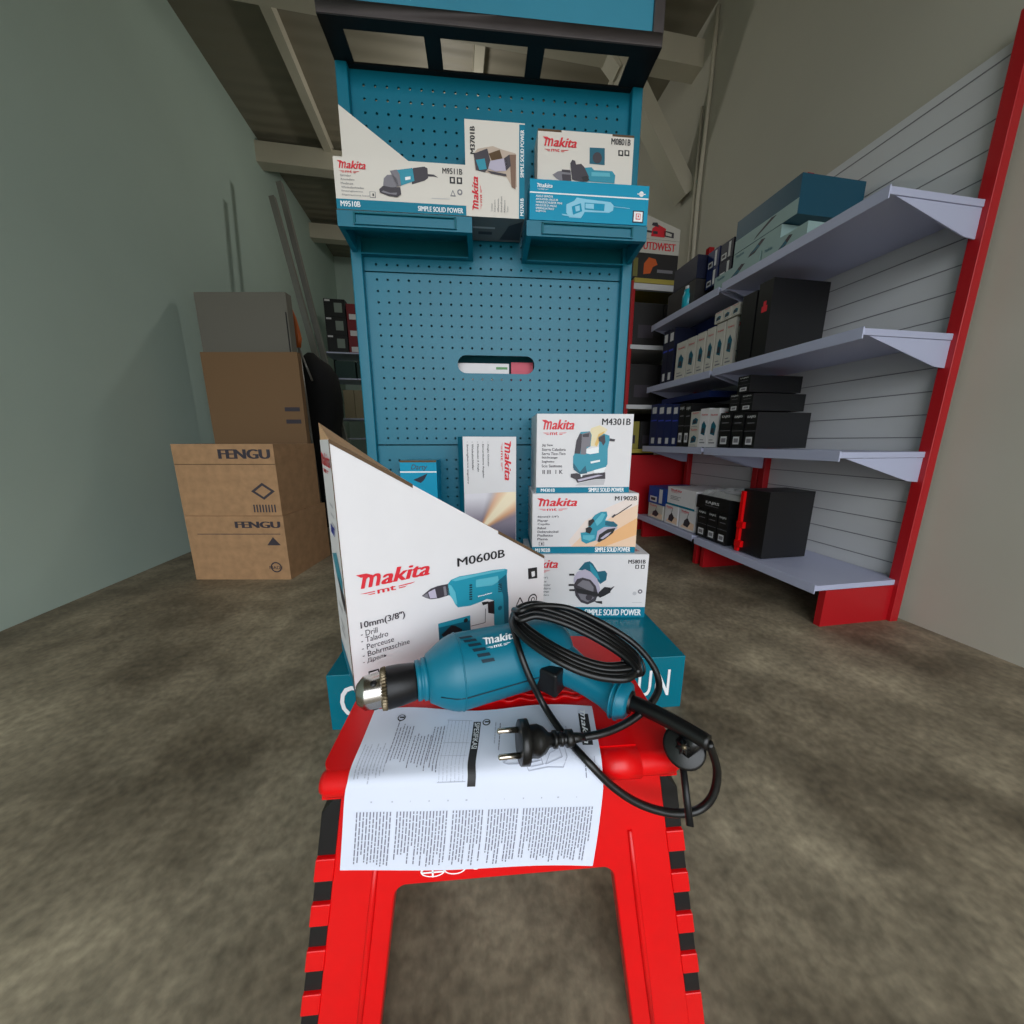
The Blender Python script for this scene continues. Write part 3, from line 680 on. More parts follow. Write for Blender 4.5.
wv = [(-.06+.2*k/60, .078+.0022*sin(k*.85), TOPZ+.0008) for k in range(61)]; b.tube(wv, .0012, REDP, 8); b.build('grip_wave', top)

def outer(z): return .160+(.30-z)*.150
def inner(z): return .102+(.199-z)*.138
def fy(z): return -.003-(.30-z)*.10
def zpx(x, y, lx):
    z = .25
    for _ in range(30):
        z = hy(x, y, sl2w(lx, fy(z), 0).y).z
    return z
bl = [(zpx(320, a, -.16), zpx(320, c, -.16)) for a, c in ((800,858),(881,903),(925,948),(969,991),(1012,1035))]
bl = [(min(t, .302), u) for t, u in bl]
while bl[-1][1] > .06: bl.append((bl[-1][0]-.045, bl[-1][1]-.045))
def legpanel(sgn, name, y0):
    """sgn -1: front panel leaning to the camera; +1: rear"""
    Y = lambda z: fy(z) if sgn < 0 else y0-fy(z)
    c = []
    ozs = [.302, .0]
    R = [(outer(.302)-.016, .302)]+[(outer(0)-.016, 0.0)]+[(inner(0), 0.0), (inner(.188), .188)]
    for k in range(1, 6):
        a = radians(90*k/6); R.append((inner(.188)-.014*(1-cos(a)), .188+.014*sin(a)))
    L = [(-x, z) for x, z in R[::-1]]
    b = MB(); b.prism(R+L, lambda p, k: (p[0]-.0005, Y(p[1])-sgn*(-.016)*(1-k)*0+(.016*k if sgn < 0 else -.016*k), p[1]), REDP)
    pnl = b.build(name, stool, bevel=.002)
    for s in (-1, 1):      # long stiffening ribs beside the opening
        b = MB()
        a = [(s*(inner(z)+.020), Y(z)+sgn*.0005, z) for z in (.24, .18, .1, .02)]
        b.tube(a, [.0022, .003, .003, .0022], REDP, 8); b.build('rib', pnl)
    prev = .302
    for i, (t, u) in enumerate(bl):
        for s in (-1, 1):
            if prev-t > .004:
                b = MB(); pt = [(outer(prev)-.017, prev-.0005), (outer(t)-.017, t+.0005), (outer(t), t+.0005), (outer(prev), prev-.0005)]
                b.prism([(s*x, z) for x, z in pt], lambda p, k: (p[0]-.0005, Y(p[1])+(.018*k-.001 if sgn < 0 else .001-.018*k), p[1]), REDP)
                b.build('hinge_knuckle', pnl, bevel=.001)
        prev = u
    if prev > .01:
        for s in (-1, 1):
            b = MB(); pt = [(outer(prev)-.017, prev), (outer(0)-.017, 0), (outer(0), 0), (outer(prev), prev)]
            b.prism([(s*x, z) for x, z in pt], lambda p, k: (p[0]-.0005, Y(p[1])+(.018*k if sgn < 0 else -.018*k), p[1]), REDP); b.build('hinge_knuckle', pnl, bevel=.001)
    return pnl
fp = legpanel(-1, 'front_leg_panel', 0); legpanel(1, 'rear_leg_panel', .19)
b = MB(); ff = Face(b, (0,0,0), (1,0,0), (0,0,1), 1, 1, fn=lambda x, y, l: (x, fy(y)-.0004*l, y))
ez = zpx(433, 871, -.07)
for cx, cz, rx in ((-.068, ez, .0112), (-.048, ez+.001, .0102), (-.029, ez+.004, .005)):
    pts = [(cx+rx*cos(2*pi*k/20), cz+.006*sin(2*pi*k/20)) for k in range(20)]; pin = [(cx+(rx-.0017)*cos(2*pi*k/20), cz+.0043*sin(2*pi*k/20)) for k in range(20)]
    ff.pl(pts, WHTI, 1, raw=True); ff.pl(pin, REDP, 2, raw=True)
ff.rect(-.078, ez-.0008, -.058, ez+.0008, WHTI, 3); ff.rect(-.0688, ez-.005, -.0672, ez+.005, WHTI, 3)
b.build('printed_emblem', fp)
for s in (-1, 1):          # black folding side panels with their knuckles on the front and rear edges
    b = MB()
    zt = .30
    pts = [(fy(zt)+.018, zt), (.19-fy(zt)-.018, zt), (.19-fy(0)-.018, 0), (.19-fy(0)-.06, 0), (.15, .2), (.04, .2), (fy(0)+.06, 0), (fy(0)+.018, 0)]
    b.prism(pts, lambda p, k: (s*(outer(p[1])-.013-.006*k)-.002, p[0], p[1]), BLKP)
    sp_ = b.build('side_panel', stool, bevel=.001)
    for i, (t, u) in enumerate(bl):
        for sg in (-1, 1):
            b = MB(); o0 = .002 if i else .0
            pt = [(outer(t)-.0165, t-.0005), (outer(u)-.0165, u+.0005), (outer(u)-.0003, u+.0005)]+([(outer(t)-.0003, t-.0005)] if i else [(outer(t-.014)-.0003, t-.014), (outer(t)-.010, t-.0005)])
            Y = (lambda z: fy(z)) if sg < 0 else (lambda z: .19-fy(z))
            b.prism([(s*x, z) for x, z in pt], lambda p, k: (p[0]-.0005, Y(p[1])+(.001+.017*k if sg < 0 else -.001-.017*k), p[1]), BLKP)
            b.build('black_hinge_knuckle', sp_, bevel=.0015)

# ================================================================== SLOPED DRILL CARTON
DA = radians(33); P = hz(355, 692, TOPZ+.0008)
U = Vector((cos(DA), sin(DA), 0)); Nn = Vector((sin(DA), -cos(DA), 0))
def onplane(px, py, O=P, Uv=U, N=Nn):
    r = ray(px, py); c = Vector((0,0,EYE)); t = (O-c).dot(N)/r.dot(N); p = c+r*t-O
    return p.dot(Uv), p.z
W = onplane(543.5, 595)[0]; HL = onplane(334.7, 439.5)[1]; HR = onplane(543.5, 556.5)[1]; DD = .10
hmid = onplane(430, 489)
b = MB()
b.prism([(0,0),(W,0),(W,HR),(0,HL)], lambda p, k: (p[0], DD*k, p[1]), WHITEC, WHITEC)
slope = (HL-HR)/W
def edge(u0, u1, m, lift=.0007, y0=.0, y1=DD):
    b.add([(u0,y0,HL-slope*u0+lift),(u1,y0,HL-slope*u1+lift),(u1,y1,HL-slope*u1+lift),(u0,y1,HL-slope*u0+lift)], [(0,1,2,3)], m)
u1 = onplane(412, 476)[0]; u2 = onplane(498, 531)[0]
def flap(a, c, r0, r1):
    za, zc = HL-slope*a, HL-slope*c; y0, y1 = .004, DD*.92
    vs = [(a,y0,za),(c,y0,zc),(c,y1,zc),(a,y1,za),(a,y0,za+.001),(c,y0,zc+.001),(c,y1,zc+r1),(a,y1,za+r0)]
    b.add(vs, [(3,2,1,0),(4,5,6,7),(0,1,5,4),(1,2,6,5),(2,3,7,6),(3,0,4,7)], KRAFTF)
flap(0, u1, .020, .009); flap(u2, W, .006, .003)
for a, c in ((0, u1), (u2, W)):
    b.add([(a,-.0005,HL-slope*a+.001),(a,-.0005,HL-slope*a-.0035),(c,-.0005,HL-slope*c-.0035),(c,-.0005,HL-slope*c+.001)], [(0,1,2,3)], KRAFTD)
f = Face(b, (0,0,0), (1,0,0), (0,0,1), W, HL)
def crop(cx, cy, sc):
    def g(x, y):
        u, z = onplane(cx+x/sc, cy+y/sc); return (u/W, z/HL)
    return g
def tpx(f, t, bl_, tr_, m, bold=.01, shear=0, l=2):
    x0, y0 = f.q(*bl_); x1, y1 = f.q(*tr_); f.text(t, x0, y0, x1, y1, m, bold, shear, 0, l)
f.q = crop(320, 560, 1024/120)
x0, y0 = f.q(345, 318); x1, _ = f.q(935, 110); _, y1 = f.q(310, 125); f.logo(x0-.01, y0, x1, y1, REDI)
def row(t, xy, x1, hgt, m=DARKG, bold=.01):
    a, c = f.q(*xy); e, _ = f.q(*x1); f.text(t, a, c, e, c+hgt, m, bold)
row('10mm(3/8")', (348,600), (725,500), .036)
for t, xy, x1_ in (('- Drill', (350,655), (492,620)), ('- Taladro', (352,712), (582,660)), ('- Perceuse', (358,775), (632,710)), ('- Bohrmaschine', (365,835), (765,720)), ('- Дрель', (370,895), (572,850))):
    row(t, xy, x1_, .024, DARKG, .0)
f.pl([(412,950),(502,925),(508,1010),(420,1035)], BLKI, 1); f.pl([(422,960),(492,938),(497,1002),(429,1025)], WHITEC, 2); f.pl([(440,972),(480,960),(483,995),(445,1008)], BLKI, 3); f.pl([(449,980),(475,970),(477,986),(452,995)], WHITEC, 4)
f.q = crop(410, 540, 1024/140)
tpx(f, 'M0600B', (345,195), (690,65), BLKI, .012)
x0, y0 = f.q(345,192); x1, _ = f.q(690,120)
# printed drill
f.pl([(275,322),(300,290),(360,265),(480,245),(600,220),(690,210),(712,215),(708,250),(712,360),(720,420),(722,640),(615,620),(612,440),(560,430),(520,450),(440,480),(350,492),(330,470),(310,430),(290,405),(275,400)], TOOLT, 1)
f.pl([(480,290),(640,262),(650,300),(600,330),(480,345)], TOOLL, 2); f.pl([(300,292),(360,268),(480,248),(600,224),(690,212),(690,222),(490,262),(330,300)], TOOLL, 2)
f.pl([(275,322),(300,330),(330,380),(345,470),(330,470),(310,430),(290,405),(275,400)], TOOLL, 2)
f.pl([(700,250),(712,360),(722,640),(690,635),(680,400),(640,300)], TOOLD, 2)
for k in range(7):
    y = 325+17*k; f.pl([(432,y),(452,y-3),(452,y+6),(432,y+9)], BLKI, 3)
for k in range(5):
    y = 322+13*k; f.pl([(642,y),(668,y-6),(668,y),(642,y+6)], BLKI, 3)
f.pl([(565,452),(612,440),(614,538),(568,530)], BLKI, 4); f.pl([(520,452),(570,445),(566,462),(530,475)], BLKI, 4); f.circ(*f.q(655,495), .012, TOOLD, 3)
x0, y0 = f.q(488,420); x1, y1 = f.q(596,378); f.logo(x0, y0, x1, y1, WHTI, 0, False, 4)
f.pl([(85,408),(120,378),(150,355),(200,335),(275,320),(290,400),(210,425),(150,432),(110,420)], DARKG, 2)
f.pl([(130,380),(180,355),(195,420),(145,425)], LILAC, 3); f.pl([(90,408),(125,385),(135,420),(110,418)], MIDG, 3); f.pl([(240,340),(258,336),(268,400),(250,408)], MIDG, 3)
f.pl([(205,612),(438,550),(445,690),(215,750)], TOOLD, 1); f.pl([(205,612),(438,550),(440,585),(207,640)], TOOLT, 2)
f.pl([(228,690),(300,620),(330,625),(380,650),(370,680),(250,712)], BLKI, 3); f.circ(*f.q(405,585), .011, BLKI, 3)
f.line([(445,628),(548,602),(550,500)], .003, DARKG, 2)
f.pl([(862,208),(928,198),(930,278),(865,286)], BLKI, 1); f.pl([(885,232),(910,225),(912,262),(890,270)], WHITEC, 2)
f.line([(768,502),(803,420),(840,488),(768,502)], .006, BLKI, 1)
cx_, cy_ = f.q(895,432); f.circ(cx_, cy_, .030, BLKI, 1); f.circ(cx_, cy_, .023, WHITEC, 2); f.circ(cx_, cy_, .013, BLKI, 3); f.circ(cx_, cy_, .008, WHITEC, 4)
f.q = None; f.rect(0, 0, 1, .012, TEALC)
lf = leftf(b, DD, HL); lf.rect(0, 0, 1, .06, TEALC); lf.logo(.05, .87, .95, .95, REDI)
for y in (.74, .70, .66): lf.rect(.45, y, .75, y+.012, LGREYI)
lf.text('8007', .35, .62, .75, .66, BLUEI, .02, .3); lf.pl([(.1,.5),(.6,.55),(.9,.46),(.8,.36),(.4,.42)], TOOLT, 1, raw=True); lf.pl([(.5,.44),(.95,.40),(.95,.33),(.7,.36)], DARKG, 2, raw=True)
for y in (.28, .2, .16): lf.rect(.3, y, .6, y+.02, LGREYI)
b.box(-.0004, .0003, -.0006, .0006, 0, HL, KRAFTD)
finish(b, 'drill_carton', 'large sloped white carton with power drill picture standing on the red stool', 'carton', P, DA)

# ================================================================== INSTRUCTION LEAFLET
rows = [(0, hz(375,712,.3225), hz(592,707,.3225)), (.28, hz(362,743,.3250), hz(597.5,737,.3232)), (.5, hz(351,768,.3228), hz(601,756,.3228)),
        (.58, hy(347.5,782,.2370), hy(602.5,772,.2520)), (.64, hy(344.5,797,.2338), hy(603,790,.2480)), (.82, hy(342,838,.2285), hy(598,832,.2440)), (1., hy(340,871,.2265), hy(592.5,866,.2410))]
def cr(a, b_, c, d, t): return .5*((2*b_)+(c-a)*t+(2*a-5*b_+4*c-d)*t*t+(3*b_-a-3*c+d)*t**3)
def paper_pt(u, v):
    v = min(max(v, 0), 1); i = 0
    while i < len(rows)-2 and v > rows[i+1][0]: i += 1
    t = (v-rows[i][0])/(rows[i+1][0]-rows[i][0])
    g = [rows[max(i-1, 0)], rows[i], rows[i+1], rows[min(i+2, len(rows)-1)]]
    L = cr(*[k[1] for k in g], t); R = cr(*[k[2] for k in g], t); p = L.lerp(R, u)
    if v < .6: p.z += (.0012*(1+sin(u*9+1))+.0006*(1+sin(u*11)))*(1-v/.6); p.y += .0018*sin(u*9)*(1-v/.6)
    else: p.y -= .0012*sin(u*7)*(v-.6)*2; p.z += .0016*sin(u*8+.6)*(v-.6)*2
    return p
def paper_n(u, v):
    e = .01; return (paper_pt(u+e, v)-paper_pt(u-e, v)).cross(paper_pt(u, v-e)-paper_pt(u, v+e)).normalized()
b = MB(); NU, NV = 40, 50
vs = [paper_pt(i/NU, j/NV) for j in range(NV+1) for i in range(NU+1)]
fs = [(j*(NU+1)+i, (j+1)*(NU+1)+i, (j+1)*(NU+1)+i+1, j*(NU+1)+i+1) for j in range(NV) for i in range(NU)]
b.add(vs, fs, PAPER, True)
INKP = mat('leaflet_ink', (122,122,138), .7); INKB = mat('leaflet_black', (40,38,40), .6); INKL = mat('leaflet_light_ink', (176,180,196), .7)
pf = Face(b, (0,0,0), (1,0,0), (0,0,1), .215, .145, fn=lambda x, y, l: paper_pt(x, 1-y)+paper_n(x, 1-y)*(.00022*l+.0001))
rnd = random.Random(3)
def vline(u, v0, v1, wd, m):
    v = v0
    while v < v1-.006:
        L = rnd.uniform(.008, .034); e = min(v+L, v1); pf.rect(u, 1-e, u+wd, 1-v, m, 1); v = e+.0045
gap = (.18, .395, .40, .67, .53)
for k in range(74):
    u = .048+k*.0125
    if any(abs(u-g) < .006 for g in gap): continue
    vline(u, .715, rnd.choice((.955, .95, .94, .93, .90, .86, .965)), .0046, INKP)
for u0, u1, v0, v1, m in ((.02,.13,.3,.6,INKL), (.13,.21,.13,.5,INKP), (.215,.29,.2,.55,INKP), (.29,.34,.16,.56,INKP)):
    u = u0
    while u < u1:
        a = v0+rnd.uniform(0, .06); vline(u, a, v1-rnd.uniform(0, .08), .004, m); u += .0135
for k in range(7): vline(.345+k*.0155, .12, .6, .002, INKL)
for v in (.12, .3, .42, .6): pf.rect(.34, 1-v, .45, 1-v+.004, INKL)
[pf.rect(.458, 1-.13-.014*(k+1), .49, 1-.13-.014*k, INKB, 2) for k in range(35)]; pf.text('SPESIFIKASI', .464, 1-.36, .486, 1-.14, WHTI, .02, 0, -90, l=4)
[pf.rect(.93, 1-.10-.015*(k+1), .975, 1-.10-.015*k, INKB, 2) for k in range(18)]; pf.logo(.925, 1-.36, .962, 1-.06, WHTI, -90, False, 4)
for u, v in ((.515, .135), (.135, .115)): pf.circ(u, 1-v, .026, INKB, 2, sq=1.); pf.circ(u, 1-v, .019, PAPER, 3); pf.rect(u-.008, 1-v-.006, u+.012, 1-v+.006, INKB, 4)
vline(.555, .14, .32, .004, INKL); vline(.575, .15, .38, .004, INKP); vline(.90, .3, .5, .004, INKP); vline(.93, .45, .6, .004, INKP); vline(.97, .5, .58, .003, INKL); vline(.865,.2,.4,.004,INKL)
def pline(pts, m=INKL): 
    pf.line([(x, 1-y) for x, y in pts], .005, m, 2)
pline([(.60,.51),(.62,.49),(.69,.47),(.69,.45),(.75,.43),(.78,.38),(.82,.34),(.85,.36),(.86,.5),(.84,.55),(.78,.545),(.70,.56),(.69,.52),(.62,.52),(.60,.51)])
pline([(.77,.53),(.79,.45),(.83,.40),(.84,.5),(.77,.53)]); pline([(.70,.48),(.75,.47),(.76,.53),(.71,.54),(.70,.48)]); pline([(.71,.5),(.75,.49)]); pline([(.71,.52),(.75,.51)])
for k in range(24): pf.rect(.06+k*.036+rnd.uniform(0,.015), 1-.675, .068+k*.036, 1-.668, INKL, 1) if k % 2 else None
o = b.build('instruction_leaflet'); tag(o, 'printed white instruction leaflet draped over the front edge of the stool', 'leaflet')

# ================================================================== POWER DRILL
DRA = radians(21.5); DT = hz(357, 695.5, TOPZ+.0385); DT.z = TOPZ
drill = thing('power_drill', 'teal corded power drill lying on the red stool', 'drill', DT, DRA)
def d2w(x, y, z): return Vector((DT.x+x*cos(DRA)-y*sin(DRA), DT.y+x*sin(DRA)+y*cos(DRA), z+TOPZ))
def w2d(p): dx, dy = p.x-DT.x, p.y-DT.y; return Vector((dx*cos(DRA)+dy*sin(DRA), -dx*sin(DRA)+dy*cos(DRA), p.z-TOPZ))
AX = .0391
def rev(mb, prof, m, n=40, c0=True): mb.loft([((t, 0, AX), (0,r,0), (0,0,r)) for t, r in prof], m, n)
BP = [(.066,.0200),(.0675,.0238),(.072,.0266),(.080,.0318),(.088,.0360),(.094,.0382),(.099,.0387),(.105,.0386),(.150,.0378),(.196,.0370),(.212,.0355),(.222,.0310),(.2285,.024),(.231,.010)]
b = MB(); rev(b, BP, DRILLT, 48)
body = b.build('motor_housing', drill)
def RB(t):
    for (a, r), (c, q) in zip(BP, BP[1:]):
        if a <= t <= c: return r+(q-r)*(t-a)/(c-a)
    return .02
def bsurf(t, ang, lift): r = RB(t)+lift; return (t, -r*sin(ang), AX+r*cos(ang))
b = MB(); bf = Face(b, (0,0,0), (1,0,0), (0,0,1), .045, .016, fn=lambda x, y, l: bsurf(.124+.037*x, radians(34-21*y), .0004*l))
bf.logo(0, 0, 1, 1, WHTI)
b.build('printed_wordmark', body)
b = MB(); vf = Face(b, (0,0,0), (1,0,0), (0,0,1), 1, 1, fn=lambda x, y, l: bsurf(x, y, .0011*l))
for k in range(6):
    t0 = .101+.0032*k; a0 = radians(2+9.0*k)
    vf.pl([(t0, a0), (t0+.013, a0+.02), (t0+.014, a0+.10), (t0+.001, a0+.085)], DRILLD, 1, raw=True)
b.build('vent_slots', body)
b = MB()
b.tube([bsurf(t, radians(96), .0002) for t in (.076,.09,.1,.112,.12,.14,.16,.18,.2,.215)], .0007, DRILLD, 6)
b.tube([bsurf(.099, radians(a), .0001) for a in range(-40, 150, 6)], .0008, DRILLT, 6)
b.build('housing_seam', body)
b = MB(); rev(b, [(.0555,.0170),(.056,.0196),(.0595,.0198),(.0602,.0188),(.0618,.0188),(.0625,.0208),(.0655,.0210),(.0662,.0200),(.068,.0200)], DRILLT, 40); b.build('gear_collar', drill)
ch = MB(); rev(ch, [(.0265,.0190),(.0285,.0200),(.040,.0196),(.0535,.0180),(.0555,.0172),(.0575,.015)], CHUCKB, 40)
chuck = ch.build('drill_chuck', drill)
b = MB(); b.loft([((.0045,0,AX),(0,.003,0),(0,0,.003))]+[((t,0,AX),(0,r,0),(0,0,r)) for t, r in ((.002,.0050),(.0,.0062),(-.0005,.0080),(.0005,.0098),(.0050,.0142),(.0062,.0153),(.0075,.0157),(.0235,.0166),(.0250,.0160))], STEEL, 48)
for k in range(3):
    a = radians(100+120*k); b.tube([(.016, -.0152*sin(a-1.2), AX+.0152*cos(a-1.2)), (.016, -.0168*sin(a-1.2), AX+.0168*cos(a-1.2))], .0030, BLKP, 12)
b.build('steel_nose', chuck)
b = MB(); vs = []; n = 80
for t, r0 in ((.0215,.0168),(.0225,.0196),(.0262,.0204),(.0285,.0192)):
    vs.append([(t+(.0012 if k % 2 and t < .0255 else 0), -(r0-(.0010 if k % 2 else 0))*sin(2*pi*k/n), AX+(r0-(.0010 if k % 2 else 0))*cos(2*pi*k/n)) for k in range(n)])
b.add([v for g in vs for v in g], [(i*n+k, i*n+(k+1) % n, (i+1)*n+(k+1) % n, (i+1)*n+k) for i in range(3) for k in range(n)], STEELD); b.build('toothed_ring', chuck)
# handle
HS = Vector((.196, 0, .0375)); HE = w2d(hz(630, 702, TOPZ+.0255)); hd_ = (HE-HS); hd_.z = 0; HLN = hd_.length; hd_.normalize(); hp = Vector((-hd_.y, hd_.x, 0))
def H(f): c = HS.lerp(HE, f); return c
def hs(f, z, w_, t_): c = H(f); return ((c.x, c.y, z), hp*w_/2, Vector((0,0,t_/2)))
b = MB(); b.loft([hs(.0,.0387,.058,.044), hs(.20,.038,.054,.044), hs(.335,.036,.044,.037), hs(.47,.033,.037,.032), hs(.61,.030,.034,.030), hs(.75,.0275,.035,.030), hs(.84,.026,.040,.033), hs(.855,.026,.043,.0345), hs(.93,.0255,.043,.0345), hs(.955,.0255,.038,.031), hs(.985,.0255,.036,.029), hs(1.,.0255,.028,.024)], DRILLT, 36, 2.5)
handle = b.build('handle', drill)
b = MB()
for f_ in (.87, .915):
    c = H(f_); c.z = .0258; pts = [c+hp*(.0224*(1 if cos(a) >= 0 else -1)*abs(cos(a))**.8)+Vector((0,0,.0181*(1 if sin(a) >= 0 else -1)*abs(sin(a))**.8)) for a in [2*pi*k/36 for k in range(36)]]
    b.tube(pts, .0011, DRILLT, 6, closed=True)
b.build('handle_ridge', handle)
def hbox(mb, cx, cy, z0, z1, a, c, m):
    T = Matrix(((hp.x, -hd_.x, 0, cx), (hp.y, -hd_.y, 0, cy), (0, 0, 1, 0), (0, 0, 0, 1))); mb.box(-a/2, a/2, -c/2, c/2, z0, z1, m, T)
b = MB(); TP = w2d(hz(549, 674, TOPZ+.034)); hbox(b, TP.x, TP.y, .018, .0455, .024, .031, BLKP); b.build('trigger', handle, bevel=.003)
TQ = w2d(hz(514, 674, TOPZ+.028)); b = MB(); b.box(TQ.x-.004, TQ.x+.005, TQ.y-.001, TQ.y+.016, .010, .046, DRILLT); b.build('housing_step', drill, bevel=.002)
# strain relief, cord, plug (measured in world space, stored in the drill's frame)
ge = w2d(hz(709, 743, .352)); gs = HE-hd_*.003
b = MB(); pts = catmull([gs, gs.lerp(ge, .33)+Vector((0,0,.002)), gs.lerp(ge, .66)+Vector((0,0,.002)), ge], 6)
b.tube(pts, [.0078-.0014*i/(len(pts)-1) for i in range(len(pts))], BLKR, 14); b.tube([gs-hd_*.004, gs+hd_*.005], .011, BLKR, 16)
b.build('cord_guard', drill)
PW = lambda *a: w2d(hz(*a))
path = [ge, w2d(hy(717,770,.249)), w2d(hy(713,795,.247)), w2d(hy(698,810,.246)), w2d(hy(672,813,.2435)), w2d(hy(640,804,.2435)), w2d(hy(612,786,.2455)), PW(588,762,.3262), PW(570,742,.3285), PW(556,724,.332), PW(542,702,.342), PW(530,678,.366), PW(521,655,.386), PW(515,634,.399), PW(512,619,.408)]
import itertools
rr = random.Random(5)
upp = [(519,612,.412), (536,608,.416), (560,614,.412), (585,625,.403), (610,639,.394), (630,654,.387), (637,664,.384)]
low = [(630,672,.383), (606,673,.384), (582,667,.388), (560,657,.394), (540,645,.399), (522,631,.404), (513,618,.409)]
for k in range(4):
    dx = rr.uniform(-2, 2); o1 = (k-1.5)*4.2
    for (x, y, z) in upp: path.append(PW(x+dx*.4, y+o1+2, z+(.0015*(k % 2))))
    for (x, y, z) in low: path.append(PW(x+dx*.6, y-o1*1.0-1, z+(.0015*((k+1) % 2))))
path += [PW(520,611,.421), PW(536,606,.422), PW(568,608,.416), PW(600,622,.405), PW(632,642,.388), PW(652,664,.372), PW(659,685,.358), PW(652,702,.350), PW(636,717,.342), PW(617,728,.338), PW(600,734,.3375), PW(584,737,.3375)]
b = MB(); b.tube(catmull(path, 7), .0034, BLKR, 10); cord = b.build('power_cord', drill)
c = PW(633, 659, .381); b = MB()
for q in range(3): b.tube([c+Vector((.0035*q-.003, .013*cos(a), .011*sin(a)-.006)) for a in [2*pi*k/20 for k in range(20)]], .0012, BLKP, 6, closed=True)
b.build('cord_tie', cord)
# plug: built along -x of its own frame, then moved
pc = hz(524, 763, TOPZ+.0045); pc = Vector((pc.x, pc.y+.004, TOPZ+.0038+.0185)); pe = hz(584, 737, .3375)
ax_ = (pe-pc).normalized(); s1 = ax_.cross(Vector((0,0,1))).normalized(); s2 = s1.cross(ax_)
def pp(a, y, z): return w2d(pc+ax_*a+s1*y+s2*z)
def pv(y, z): return w2d(pc+s1*y+s2*z)-w2d(pc)
def ring(a, r, r2=None): r2 = r2 or r; return (pp(a,0,0), pv(r,0), pv(0,r2))
b = MB(); b.loft([ring(-.0045,.0165), ring(-.0040,.0175), ring(.003,.0178), ring(.0035,.0160), ring(.0038,.0125), ring(.012,.0125,.0135), ring(.018,.0105), ring(.0225,.006), ring(.030,.0052)], BLKR, 28)
for a in (.026,.032,.038,.041): b.loft([ring(a,.0040), ring(a+.0005,.0072 if a != .032 else .006), ring(a+.0035,.0072 if a != .032 else .006), ring(a+.004,.0040)], BLKR, 20)
b.loft([ring(.028,.005), ring(.048,.0042), ring(max(.052, (pe-pc).length),.0034)], BLKR, 16)
plug = b.build('plug', cord)
b = MB()
for s in (-1, 1):
    o_ = (s*.0075, -s*.0058); b.loft([(pp(-.0235, *o_), pv(.0012,0), pv(0,.0012)), (pp(-.0225, *o_), pv(.0023,0), pv(0,.0023)), (pp(-.004, *o_), pv(.0024,0), pv(0,.0024))], NICKEL, 14)
b.build('plug_pin', plug)
# chuck key in its rubber holder
kc = hy(684, 747, .257); nrm = (Vector((0,0,EYE))-kc).normalized(); k1 = nrm.cross(Vector((0,0,1))).normalized(); k2 = k1.cross(nrm)
def kd(v): return w2d(v)
def kv(v): return w2d(kc+v)-w2d(kc)
b = MB(); R_ = .0172
b.loft([(kd(kc-nrm*.004), kv(k1*R_), kv(k2*R_)), (kd(kc+nrm*.002), kv(k1*R_), kv(k2*R_)), (kd(kc+nrm*.0035), kv(k1*R_*.88), kv(k2*R_*.88))], BLKR, 28)
g2 = hz(700, 738, .350); b.tube([kd(kc), kd(kc.lerp(g2, .6)), kd(g2)], [.009,.007,.005], BLKR, 10)
hold = b.build('key_holder', cord)
b = MB(); n = 16; vs = []
for a, r in ((.0035,.0075), (.010,.0062), (.012,.003)):
    vs += [kd(kc+nrm*a+(k1*cos(2*pi*k/n)+k2*sin(2*pi*k/n))*(r*(1 if k % 2 else .68))) for k in range(n)]
b.add(vs, [(i*n+k, i*n+(k+1) % n, (i+1)*n+(k+1) % n, (i+1)*n+k) for i in range(2) for k in range(n)]+[tuple(2*n+k for k in range(n))], BLKR)
b.tube([kd(hy(682,758,.256)), kd(hy(690,826,.226))], .0030, CHUCKB, 12); b.tube([kd(kc+nrm*.011), kd(kc+nrm*.016)], .0022, STEELD, 10)
b.build('chuck_key', hold)

# ================================================================== RIGHT RACKS
E0 = 1.14                                  # shelf front edge, lateral
LV = [.15, .572, .91, 1.245]
def rw(l, d, z=0): return toworld(l, d, TH, z)
def rack(name, label, d0, d1, n):
    t = thing(name, label, 'shelf rack', (0,0,0), TH, 'white shelf racks along the right wall')
    for i, z in enumerate(LV):
        b = MB(); off = .012*n
        b.box(E0-off, 1.47, d0, d1, z-.022, z-.004, SHELFM); b.box(E0-off-.004, E0-off, d0, d1, z-.032, z, SHELFM)
        s_ = b.build('shelf', t, bevel=.0015)
        if i:
            for dd in (d0+.004, d1-.004):
                b = MB(); b.prism([(E0+.01, z-.023), (1.465, z-.023), (1.465, z-.10), (1.40, z-.095)], lambda p, k, dd=dd: (p[0], dd-.0015+.003*k, p[1]), SHELFM); b.build('bracket', s_)
    b = MB(); b.box(1.472, 1.485, d0, d1, .05, 1.62, RACKW)
    for k in range(22): b.box(1.4705, 1.4725, d0, d1, .12+.07*k, .123+.07*k, GREYI)
    b.build('back_panel', t)
    for dd in (d0-.012, d1-.018):
        b = MB(); b.box(1.44, 1.4715, dd, dd+.03, 0, 1.66, RACKR); b.build('upright', t, bevel=.002)
    b = MB(); b.box(E0+.03, 1.44, d0, d0+.02, 0, LV[0]-.023, RACKR); b.build('base_foot', t)
    b = MB(); b.box(E0+.03, 1.44, d1-.02, d1, 0, LV[0]-.023, RACKR); b.build('base_foot', t)
    return t
DJ = 1.45
rack('shelf_rack', 'far white shelf rack with red uprights behind the display stand', DJ+.016, 1.985, 0)
rack('shelf_rack', 'nearer white shelf rack with red uprights at the right', .86, DJ-.016, 1)

